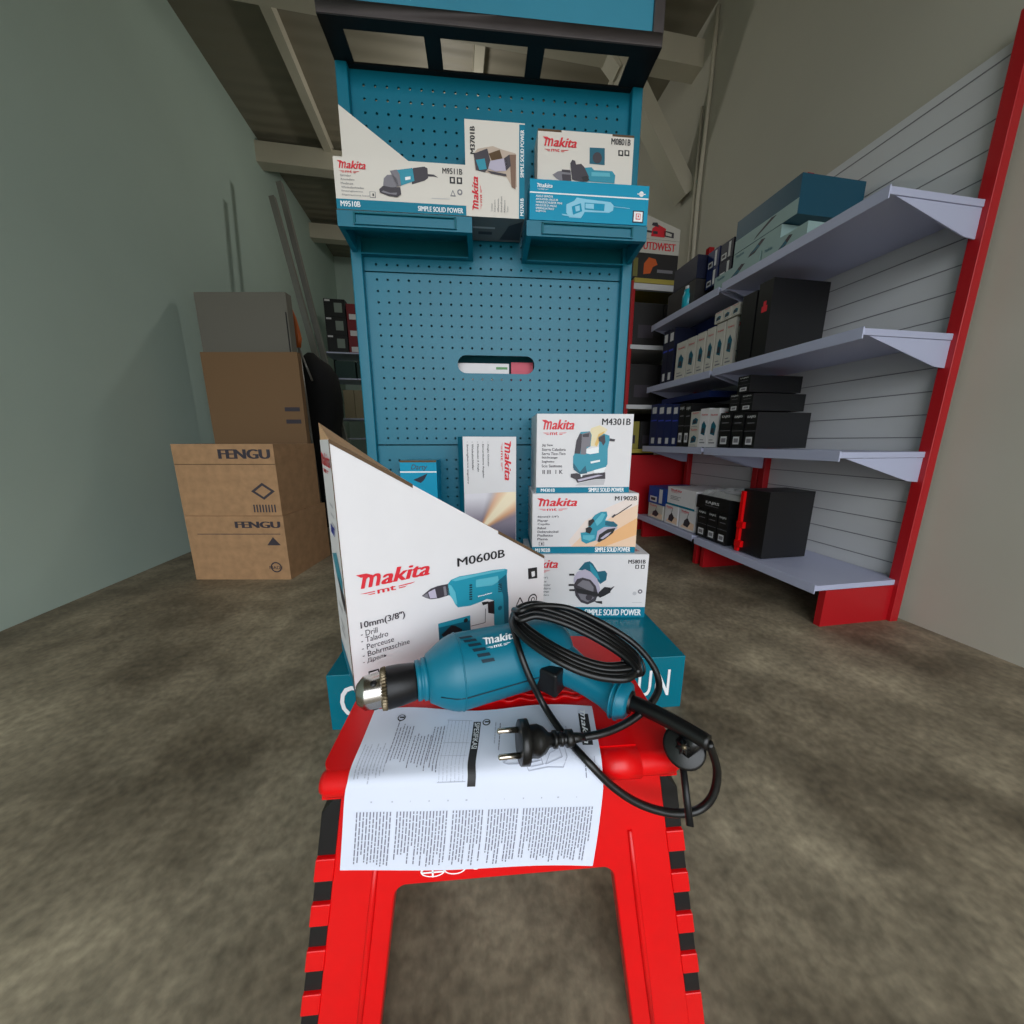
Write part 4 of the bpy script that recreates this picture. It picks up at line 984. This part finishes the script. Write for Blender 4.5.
RZ = TH-pi/2
MINT = mat('pale_teal_carton', (150,176,174), .5); TEALK = mat('dark_teal_carton', (10,74,96), .45); LABW = mat('white_label', (214,214,216), .5)
CREAMK = mat('aged_white_carton', (204,200,190), .55); DKGR = mat('charcoal_carton', (36,34,34), .55); YC = mat('yellow_carton', (150,140,60), .6)
def dpt(x, lat=1.165, y=446): return rlat(x, y, lat)[1]
def kind_art(b, w, h, kind, d):
    f = front(b, w, h)
    if kind == 'navy': f.rect(.2,.78,.8,.93,LABW); f.rect(.3,.06,.75,.2,LABW); f.rect(.1,.6,.9,.63,BLUEI)
    elif kind == 'navylab': f.rect(.1,.1,.5,.42,LABW); f.rect(.16,.18,.42,.34,DARKG,2); f.rect(.62,.1,.8,.9,LABW)
    elif kind == 'navyplain': f.text('BOSC', .3,.42,.8,.5,REDI) if False else f.rect(.2,.5,.8,.53,BLUEI)
    elif kind == 'black': f.text('EAJRS', .15,.84,.85,.92,LABW,.03); f.rect(.2,.70,.8,.72,GREYI); f.rect(.22,.10,.78,.32,LABW); f.rect(.3,.15,.7,.27,GREYI,2); f.rect(.0,.48,1,.49,GREYI)
    elif kind == 'redmark': f.rect(.35,.6,.75,.68,REDI); f.rect(.45,.68,.65,.74,REDI)
    elif kind == 'blackwide': f.text('EAJRS', .3,.42,.72,.66,LABW,.03); f.rect(.28,.30,.7,.33,GREYI)
    elif kind == 'white': f.logo(.12,.84,.88,.95,REDI); f.pl([(.2,.2),(.75,.25),(.85,.5),(.55,.62),(.25,.5)],TOOLD,1,raw=True); f.pl([(.3,.28),(.7,.3),(.6,.5),(.35,.45)],DARKG,2,raw=True); f.rect(.15,.08,.8,.11,GREYI)
    elif kind == 'tallwhite': f.logo(.15,.8,.85,.86,REDI,0,False); f.pl([(.25,.35),(.7,.3),(.8,.55),(.5,.68),(.3,.6)],TOOLD,1,raw=True); f.pl([(.3,.38),(.65,.36),(.6,.5),(.4,.5)],DARKG,2,raw=True); f.rect(.2,.1,.8,.13,GREYI); f.rect(.2,.18,.6,.2,GREYI)
    elif kind == 'whitewide': f.logo(.1,.72,.52,.92,REDI); f.rect(.0,.0,1,.1,TEALC); f.rect(.12,.5,.5,.53,GREYI); f.rect(.12,.42,.42,.45,GREYI); f.rect(.12,.34,.46,.37,GREYI)
    elif kind == 'picture': f.logo(.08,.80,.6,.94,REDI); f.pl([(.1,.08),(.98,.08),(.98,.4),(.5,.5)],mat('print_sand', (240,206,178)),1,raw=True); f.pl([(.3,.2),(.6,.15),(.75,.4),(.55,.62),(.35,.45)],DARKG,2,raw=True); f.line([(.5,.55),(.6,.85)],.03,DARKG,3)
    elif kind == 'case': f.rect(0,.0,1,.1,TEALK); f.pl([(.35,.2),(.5,.25),(.7,.8),(.62,.88),(.5,.6),(.4,.4)],DARKG,1,raw=True); f.logo(.06,.6,.25,.85,TOOLD,0,False); f.pl([(.4,.3),(.6,.5),(.55,.7)],TOOLD,2,raw=True)
    elif kind == 'tealcase': f.rect(.0,.0,1,.4,MINT); f.pl([(.35,.05),(.7,.35),(.62,.38),(.4,.15)],DARKG,2,raw=True)
def rbox(x0, x1, yt, zb, kind, label, body, side=None, dep=.24, lat=1.165, group=None, y0=446, h=None, top=None, name='boxed_tool', rz=0):
    dfar, dnear = dpt(x0, lat, y0), dpt(x1, lat, y0); w = dfar-dnear-.003
    if h is None: h = rlat((x0+x1)/2, yt, lat)[2]-zb
    for zn in LV[1:]:
        if zb < zn-.03: h = min(h, zn-.036-zb); break
    b = MB(); carton(b, w, dep, h, body, top or body, None, side or body); kind_art(b, w, h, kind, dep)
    if kind in ('white','tallwhite','picture','whitewide'):      # the end face turned to the camera
        e = Face(b, (w,0,0), (0,1,0), (0,0,1), dep, h); e.logo(.1,.78,.7,.9,REDI,0,False); e.rect(.1,.3,.5,.33,GREYI)
    return finish(b, name, label, 'box', rw(lat, dfar-.0015, zb), RZ+rz, group)

# third board (eye level of the leaflet): navy, black, white
Z = LV[1]+.001
for i, (a, c) in enumerate(((648.5,655.5),(655.5,662.5),(662.5,669.5),(669.5,676))):
    rbox(a, c, 405, Z, 'navy', ['first','second','third','fourth'][i]+' slim navy box from the far end of the middle rack board', NAVY)
rbox(676, 682, 404, Z, 'black', 'slim black box right of the four navy boxes', BLACKC); rbox(682, 688, 404, Z, 'black', 'slim black box just left of the small stacked white boxes', BLACKC)
b_h = rlat(660, 404.5, 1.165)[2]
rbox(658, 704, 396, b_h+.002, 'none', 'flat navy box lying across the slim navy boxes', NAVY, dep=.2, lat=1.20)
hm = rlat(692, 428, 1.165)[2]-Z; ht = rlat(692, 412, 1.165)[2]-Z
rbox(688, 697, 0, Z, 'white', 'small white box under its twin on the middle board', CREAMK, h=hm-.001); rbox(688, 697, 0, Z+hm, 'white', 'small white box stacked on another on the middle board', CREAMK, h=ht-hm)
rbox(697, 706, 409, Z, 'tallwhite', 'narrow white box between the stacked pair and its wider twin', WHITEC); rbox(706, 716, 409, Z, 'tallwhite', 'narrow white box beside the first black boxes on the middle board', WHITEC)
bx = [(717,728.5),(729.5,741),(742,754),(755,769)]
for i, (a, c) in enumerate(bx[:3]):
    rbox(a, c, 413, Z, 'black', ['black box with white label beside the white boxes','black box with white label, second in its lower row','black box with white label at the right frame end of the lower row'][i], BLACKC, lat=1.155)
zt_ = Z+(rlat(735, 413, 1.155)[2]-Z)+.004
for i, (a, c) in enumerate(((724,734),(735,747))):
    rbox(a, c, 395, zt_, 'black', ['left black box of the upper row on the black boxes','right black box of the upper row on the black boxes'][i], BLACKC, lat=1.158)
zt2 = zt_+max(.05, rlat(735, 395, 1.158)[2]-zt_)+.004
rbox(730, 742, 378, zt2, 'black', 'black box topmost of the pile on the middle board', BLACKC, lat=1.16)

# second board
Z = LV[2]+.001
rbox(655, 660, 336, Z, 'navy', 'slim upright navy box at the far end of the upper board', NAVYD, dep=.12); rbox(660, 665.5, 334, Z, 'navy', 'slim upright navy box beside the first upright white box', NAVYD, dep=.12)
rbox(666, 702, 322, Z, 'navyplain', 'large navy box standing behind the upright white boxes', NAVY, lat=1.30, dep=.15)
for i, (a, c) in enumerate(((668,677.5),(678,686),(687,694.5),(695.5,703),(704,712),(713,721.5))):
    rbox(a, c, 346-4.2*i, Z, 'tallwhite', ['first','second','third','fourth','fifth','sixth'][i]+' upright white box from the left on the upper board', CREAMK, dep=.12)
zz = rlat(700, 335, 1.165)[2]+.006
for i, (a, c) in enumerate(((701,708),(708.5,715.5),(716,723))):
    rbox(a, c, 0, zz+.012, 'white', ['left','middle','right'][i]+' small white box on top of the upright white boxes', CREAMK, h=.045, dep=.1)
rbox(725, 738, 303, Z, 'none', 'tall black box beside the upright white boxes', BLACKC, lat=1.15); rbox(739, 752, 292, Z, 'redmark', 'tall black box with red mark at the right of the upper board', BLACKC, lat=1.15)

# top board
Z = LV[3]+.001
rbox(656, 680, 0, Z, 'none', 'dark charcoal case at the far end of the top board', DKGR, h=.115, dep=.26); rbox(660, 680, 0, Z+.117, 'none', 'dark case stacked on the charcoal case on the top board', NAVYD, h=.10, dep=.26)
rbox(689, 699, 0, Z+.06, 'navylab', 'navy box with white labels above the turquoise canister', NAVY, h=.075, lat=1.21, dep=.2)
rbox(690, 711, 0, Z, 'none', 'flat dark case under the labelled navy boxes', NAVYD, h=.058, lat=1.24, dep=.2)
rbox(689, 699, 0, Z+.137, 'navylab', 'navy box with white labels, upper left of the labelled four', NAVY, h=.078, lat=1.21, dep=.2)
rbox(700, 711, 0, Z+.06, 'navylab', 'navy box with white labels, lower right of the labelled four', NAVYD, h=.075, lat=1.21, dep=.2); rbox(700, 711, 0, Z+.137, 'navylab', 'navy box with white labels, upper right of the labelled four', NAVYD, h=.072, lat=1.21, dep=.2)
b = MB(); b.loft([((0,0,z*1.7), (r*1.2,0,0), (0,r*1.2,0)) for z, r in ((0,.018),(.002,.021),(.035,.021),(.042,.017),(.045,.016),(.052,.016),(.053,.003))], mat('turquoise_plastic', (20,160,180), .3), 24)
can = b.build('canister'); tag(can, 'small turquoise canister at the edge of the top board', 'canister'); c = rlat(687.5, 300, 1.172); place(can, rw(1.172, c[1], Z))
b = MB(); b.tube([(0,0,.090),(0,0,.104)], .015, LABW, 16); b.build('canister_lid', can)
rbox(697, 736, 0, Z, 'case', 'pale teal tool case lying lowest on the top board', MINT, h=.062, dep=.26, lat=1.17)
rbox(737, 775, 0, Z, 'case', 'pale teal tool case at the right frame end of the top board', MINT, h=.062, dep=.26, lat=1.17)
rbox(712, 752, 0, Z+.064, 'case', 'pale teal tool case in the middle of its stack', MINT, h=.055, dep=.26, lat=1.19)
rbox(712, 764, 0, Z+.121, 'tealcase', 'dark teal tool case topmost on the top board', TEALK, h=.12, dep=.26, lat=1.19)

# bottom board
Z = LV[0]+.001
rbox(649, 664, 0, Z, 'picture', 'white box with dark picture under the blue box on the bottom board', CREAMK, h=.085, y0=500); rbox(649, 667, 0, Z+.087, 'navylab', 'bright blue box on the bottom board by the red panel', mat('blue_carton', (10,70,150), .45), h=.10, y0=490)
rbox(665.5, 679, 0, Z, 'picture', 'left white picture box under the wide white box', WHITEC, h=.105, y0=505); rbox(680, 696, 0, Z, 'picture', 'right white picture box under the wide white box', WHITEC, h=.105, y0=510)
rbox(668, 697, 0, Z+.107, 'whitewide', 'wide white box with red wordmark on two picture boxes', WHITEC, h=.098, y0=490)
for i, (a, c) in enumerate(((697.5,707.5),(708,718),(718.5,729))):
    rbox(a, c, 0, Z, 'black', ['left','middle','right'][i]+' upright black box under the wide black one', BLACKC, h=.135, y0=515, lat=1.155, dep=.2)
rbox(697.5, 731, 0, Z+.137, 'blackwide', 'wide black box lying on three upright black boxes', BLACKC, h=.062, y0=495, lat=1.155, dep=.2)
b = MB(); rn = random.Random(2); n = 14
vs = [(i/n*.25, j/n*.2, .014+.010*rn.random()+.018*sin(pi*i/n)*sin(pi*j/n)) if 0 < i < n and 0 < j < n else (i/n*.25, j/n*.2, .001) for j in range(n+1) for i in range(n+1)]
plm = bpy.data.materials.new('clear_film'); plm.use_nodes = True; q = plm.node_tree.nodes['Principled BSDF']; q.inputs['Base Color'].default_value = (.62,.62,.62,1); q.inputs['Roughness'].default_value = .15; q.inputs['Alpha'].default_value = .55
b.add(vs, [(j*(n+1)+i, j*(n+1)+i+1, (j+1)*(n+1)+i+1, (j+1)*(n+1)+i) for j in range(n) for i in range(n)], plm)
o = b.build('plastic_bag'); place(o, rw(1.16, dpt(700, 1.155, 490), Z+.2005), RZ); tag(o, 'crumpled clear plastic bag on the wide black box', 'bag')

# ================================================================== CORNER RACK BEHIND (faces the street)
t = thing('corner_rack', 'red and yellow shelf rack in the corner behind the right racks', 'shelf rack', (0,0,0), TH)
C0, C1, CD0, CD1 = 1.035, 1.48, 2.05, 2.42
for a in (C0, C1-.03): 
    b = MB(); b.box(a, a+.022, CD0, CD0+.03, 0, 1.50, RACKR); b.build('upright', t, bevel=.002)
for py, m in ((281, YELL), (347.5, RACKW), (407, RACKW), (451, YELL)):
    z = rdep(645, py, CD0)[2]; b = MB(); b.box(C0+.01, C1, CD0-.006, CD1, z-.012, z+.012, m); b.build('shelf', t, bevel=.001)
    if m is YELL and py == 281: ztop = z+.0125; b = MB(); b.box(C0+.01, C1, CD0-.002, CD0+.02, z-.045, z-.013, RACKW); b.build('price_rail', t)
b = MB(); b.box(C0+.02, C1, CD0-.01, CD0+.005, .03, rdep(645, 455, CD0)[2], RACKR); b.build('base_panel', t)
b = MB(); b.box(C0, C1, CD1, CD1+.01, 0, 1.5, DARKSH); b.build('back_panel', t)
zs = [rdep(645, p_, CD0)[2]+.0125 for p_ in (451, 407, 347.5)]
for z, hh_, k, col_, ds in ((zs[0], .17, 4, YC, 'yellow and black box under the white shelf of the corner rack'), (zs[1], .24, 2, DKGR, 'dark box on the lower white shelf of the corner rack'), (zs[2], .24, 2, DKGR, 'dark box on the upper white shelf of the corner rack')):
    ww_ = .40/k
    for i in range(k):
        b = MB(); carton(b, ww_-.006, .25, hh_, col_ if i % 2 == 0 or k == 2 else DKGR); f = front(b, ww_, hh_); f.rect(.2,.2,.7,.5,DARKG)
        o = place(b.build('stock_box'), rw(C0+.03+ww_*i, CD0+.03, z), TH)
        tag(o, ds, 'box', {4: 'boxes low on the corner rack', 2: ds.replace('dark box', 'dark boxes')}[k])
# chainsaw cartons on the yellow shelf
zA = ztop; h1 = .125; h2 = .10
def cpx(x, y): return rdep(x, y, CD0+.01)
b = MB(); w = 1.315-C0; carton(b, w, .22, .135, DKGR); f = front(b, w, .135); f.pl([(.25,.2),(.4,.25),(.45,.5),(.55,.6),(.5,.8),(.35,.85),(.25,.6)], mat('orange_print', (206,92,34)), 1, raw=True); f.rect(.55,.3,.9,.42,GREYI); f.rect(.02,.1,.12,.8,mat('olive_print', (120,116,60)))
finish(b, 'chainsaw_carton', 'dark carton with orange chainsaw picture on the yellow shelf', 'carton', rw(C0, CD0+.012, zA), TH)
z2 = zA+.136; zb_ = cpx(650, 241)[2]
b = MB(); hh_ = .07; carton(b, w, .22, hh_, CREAMK); f = front(b, w, hh_); f.text('OUTDWEST', .08,.25,.92,.8,REDI,.03)
finish(b, 'chainsaw_carton', 'white carton with red lettering above the orange chainsaw carton', 'carton', rw(C0, CD0+.012, z2), TH)
z3 = z2+hh_+.001; hL = .135; hR = .06
b = MB(); b.prism([(0,0),(w,0),(w,hR),(0,hL)], lambda p, k: (p[0], .2*k, p[1]), CREAMK, KRAFTD)
f = front(b, w, hL); f.pl([(.0,.28),(.38,.22),(.38,.30),(.0,.36)],DARKG,1,raw=True); f.pl([(.36,.1),(.66,.1),(.68,.42),(.5,.55),(.38,.4)],REDI,2,raw=True); f.pl([(.64,.14),(.86,.1),(.86,.3),(.64,.36)],DARKG,2,raw=True); f.pl([(.68,.18),(.81,.15),(.81,.25),(.68,.3)],CREAMK,3,raw=True); f.pl([(.36,.5),(.52,.45),(.48,.62),(.38,.6)],DARKG,3,raw=True); f.pl([(.4,.2),(.5,.2),(.5,.3),(.4,.3)],DARKG,3,raw=True)
finish(b, 'chainsaw_carton', 'sloped white carton with red chainsaw picture under the right wall', 'carton', rw(C0, CD0+.012, z3), TH)

# ================================================================== LEFT SIDE
def kcarton(name, label, x1, x0, y1, y2, z0, z1, marks=None, rz=0., body=None):
    b = MB(); w = x1-x0; d = y2-y1; h = z1-z0; carton(b, w, d, h, body or KRAFT); f = front(b, w, h)
    if marks: marks(f, b, w, d, h)
    b.box(0, w, d*.5-.002, d*.5+.002, h, h+.0006, KRAFTD)
    return finish(b, name, label, 'carton', (x0, y1, z0), rz)
cb = hz(291, 579, 0); cR = cb.x; cY = cb.y; zmid = hy(290, 516, cY).z; ztp = hy(288, 444, cY).z
def m1(f, b, w, d, h):
    f.text('FENGU', .45, .8, .965, .93, DARKG, .05); f.rect(0, .72, 1, .73, KRAFTD); f.pl([(.72,.35),(.84,.47),(.96,.35),(.84,.23)], DARKG, 1, raw=True); f.pl([(.76,.35),(.84,.43),(.92,.35),(.84,.27)], KRAFT, 2, raw=True)
    for k in range(8): f.rect(.72+.03*k, .05, .735+.03*k, .16, DARKG)
def m2(f, b, w, d, h):
    f.text('FENGU', .5, .82, .965, .92, DARKG, .05); f.rect(.1, .72, .95, .73, DARKG); f.pl([(.8,.55),(.94,.55),(.87,.68)], DARKG, 1, raw=True); f.circ(.86, .2, .085, DARKG, 1); f.circ(.86, .2, .065, KRAFT, 2); f.text('MADE', .79, .17, .93, .22, DARKG, .02, l=3)
kcarton('cardboard_carton', 'brown cardboard carton with dark lettering, upper of two stacked on the floor', cR, cR-.42, cY, cY+.30, zmid+.001, ztp, m1)
kcarton('cardboard_carton', 'brown cardboard carton with warning triangle, lower of two on the floor', cR+.005, cR-.415, cY-.005, cY+.33, 0, zmid, m2)
# tall brown carton behind, and a grey panel above
yT = 1.9; pa = hy(297, 352, yT)
def m3(f, b, w, d, h):
    for k, yy in enumerate((.72, .66, .5, .44)): f.rect(.8, yy, .96, yy+.02, DARKG)
kcarton('cardboard_carton', 'tall brown carton standing behind the two stacked cartons', pa.x, pa.x-.5, yT, yT+.03, 0, pa.z, m3, body=mat('shaded_kraft_card', (128,98,68), .85))  # kraft darkened in its colour for the dim spot where the carton stands
pb = hy(285, 292, 2.08)
b = MB(); b.box(-.5, 0, 0, .05, 0, pb.z, mat('grey_board', (120,116,106), .7)); b.box(-.012, -.006, -.002, 0, 0, pb.z-.1, DARKSH)
finish(b, 'grey_board', 'grey board panel leaning upright behind the tall carton', 'board', (pb.x, 2.08, 0))
# two long metal profiles leaning against the left wall
for i, (pA, pB, lab) in enumerate((((286,225), (343,412), 'long grey metal profile leaning left of its twin'), ((289,222), (346,400), 'long grey metal profile leaning nearest the display stand'))):
    dA, dB = 3.3-.1*i, 3.55
    top_ = rw(LATL+.04+.055*i, 3.0+.25*i, 2.02); 
    A = hy(278+7*i, 205 if i else 218, 2.75+.1*i); Bp = hy(343+6*i, 455, 2.65+.1*i)
    A2 = Bp+(A-Bp)*1.08; k = Bp.z/(A.z-Bp.z); B2 = Bp-(A-Bp)*k; B2.z = .003
    b = MB(); b.beam(A2, B2, .036, .03, GREYM, up=(0,-1,.2)); o = b.build('metal_profile'); tag(o, lab, 'metal bar')
# orange tool handle and black bag hanging by the profiles
c = hy(296.5, 328, 2.25); b = MB(); b.loft([((0,0,-.11),(.012,0,0),(0,.012,0)), ((.004,0,-.06),(.02,0,0),(0,.015,0)), ((-.006,0,0),(.022,0,0),(0,.016,0)), ((-.012,0,.06),(.016,0,0),(0,.012,0)), ((-.02,0,.11),(.006,0,0),(0,.006,0))], mat('orange_plastic', (206,104,40), .5), 14)
b.tube([(0,0,-.11),(.06,0,-.3)], .006, GREYM, 8); b.tube([(0,0,-.11),(.02,.02,-c.z+.005)], .008, GREYM, 8)
o = b.build('long_handled_tool'); place(o, c); tag(o, 'orange handled tool standing beside the black bag', 'tool')
P1 = hy(317, 385, 2.45); b = MB(); rn = random.Random(4)
b.loft([((-.02,0,z), (a_,0,0), (0,c_,0)) for z, a_, c_ in ((-P1.z+.002,.10,.08),(-P1.z+.1,.13,.10),(-.28,.14,.12),(-.2,.165,.13),(-.08,.17,.13),(.06,.155,.12),(.13,.11,.09),(.17,.05,.05),(.20,.02,.02))], mat('black_fabric', (7,7,9), .85, 0, .3, 10, .4), 26, 2.4)
o = b.build('black_bag'); place(o, P1); tag(o, 'large black bag slumped against the metal profiles', 'bag')
# rack on the back wall with black machine cartons
bd = 4.2
L_ = lambda x, y: rdep(x, y, bd)
x0_ = L_(323, 350)[0]; 
t = thing('wall_rack', 'dim shelf rack far back on the left behind the stand', 'shelf rack', (0,0,0), TH)
for py in (352, 378, 418, 438):
    z = L_(340, py)[2]; b = MB(); b.box(max(x0_, LATL+.01), -.55, bd, bd+.35, z-.015, z, SHELFM); b.build('shelf', t)
for a in (max(x0_, LATL+.01), -.58):
    for q_ in (bd, bd+.32):
        b = MB(); b.box(a, a+.03, q_, q_+.03, 0, L_(340, 352)[2], BLACKM); b.build('upright', t)
zq = L_(340, 352)[2]+.001; hq_ = (L_(336, 298)[2]-zq)/3; xa = L_(325, 325)[0]; xb = L_(346, 325)[0]
for i in range(3):
    b = MB(); w = xb-xa; carton(b, w, .25, hq_-.003, BLACKC); f = front(b, w, hq_); f.rect(.48,.25,.85,.78,mat('grey_green_label', (128,140,132))); f.rect(.05,.85,.3,.95,LABW)
    finish(b, 'machine_carton', ['lowest','middle','topmost'][i]+' of three black cartons with grey label far back left', 'carton', rw(xa, bd+.02, zq+i*hq_), TH)
    b = MB(); carton(b, .22, .25, hq_*.92, mat('dark_red_carton', (120,26,34), .5)); f = front(b, .22, hq_); f.rect(.1,.05,.9,.35,LABW)
    finish(b, 'machine_carton', ['lowest','middle','topmost'][i]+' dark red carton right of the three black cartons', 'carton', rw(xb+.01, bd+.02, zq+i*hq_*.925), TH)
z = L_(340, 378)[2]+.001
for i in range(3):
    b = MB(); b.box(0, .2, 0, .25, 0, .18, mat('green_crate', (30,60,56), .6)); finish(b, 'storage_crate', 'dark green crate on the dim back rack', 'crate', rw(x0_+.06+.22*i+.04, bd+.03, z), TH, 'dark green crates on the back rack')
z = L_(340, 418)[2]+.001
for i in range(3):
    b = MB(); carton(b, .11, .25, .30, mat('beige_carton', (150,138,112), .7)); finish(b, 'machine_carton', 'upright beige carton low on the dim back rack', 'carton', rw(xb-.10+.115*i, bd+.03, z), TH, 'beige cartons on the back rack')

Z = LV[0]+.001
b = MB(); b.box(0,.12,0,.2,0,.26,BLACKC); b.box(.0,.014,-.012,0,0,.25,REDP); b.box(.0,.03,-.016,-.0005,.10,.125,REDP); b.box(.0,.03,-.016,-.0005,.02,.045,REDP)
finish(b, 'tool_case', 'upright black case with red edge at the right frame end of the bottom board', 'case', rw(1.165, dpt(741, 1.165, 515), Z), RZ)

# ================================================================== LIGHT AND CAMERA
w = bpy.data.worlds.new('w'); bpy.context.scene.world = w; w.use_nodes = True
nt = w.node_tree; bg = nt.nodes['Background']
tc = nt.nodes.new('ShaderNodeTexCoord'); sp = nt.nodes.new('ShaderNodeSeparateXYZ'); r = nt.nodes.new('ShaderNodeValToRGB')
nt.links.new(tc.outputs['Generated'], sp.inputs[0])
mr = nt.nodes.new('ShaderNodeMapRange'); mr.inputs['From Min'].default_value = -1; nt.links.new(sp.outputs['Z'], mr.inputs['Value'])
nt.links.new(mr.outputs[0], r.inputs['Fac'])
e = r.color_ramp.elements; e[0].position = .46; e[0].color = (.24,.23,.22,1); e[1].position = .54; e[1].color = (.90,.95,1.0,1)
nt.links.new(r.outputs['Color'], bg.inputs['Color']); bg.inputs['Strength'].default_value = 4.2
sc = bpy.context.scene
sc.view_settings.view_transform = 'Standard'; sc.view_settings.look = 'None'; sc.view_settings.exposure = 0.0; sc.view_settings.gamma = 1
sc.view_settings.use_curve_mapping = False
try: sc.cycles.use_denoising = True
except Exception: pass
cam = bpy.data.cameras.new('camera'); co = bpy.data.objects.new('camera', cam); COL.objects.link(co)
cam.sensor_width = 36; cam.sensor_fit = 'HORIZONTAL'; cam.lens = 36*F/1024; cam.clip_start = .02
co.location = (0, 0, EYE); co.rotation_euler = (pi/2-PITCH, 0, 0); sc.camera = co
# portal telling the renderer where daylight enters (the open street front)
pd = bpy.data.lights.new('street_opening', 'AREA'); pd.shape = 'RECTANGLE'; pd.size = LATR-LATL; pd.size_y = 2.55; pd.cycles.is_portal = True
po = bpy.data.objects.new('street_opening', pd); COL.objects.link(po)
c = toworld((LATR+LATL)/2, DFRONT, TH, 1.275); po.location = c; po.rotation_euler = (pi/2, 0, TH)
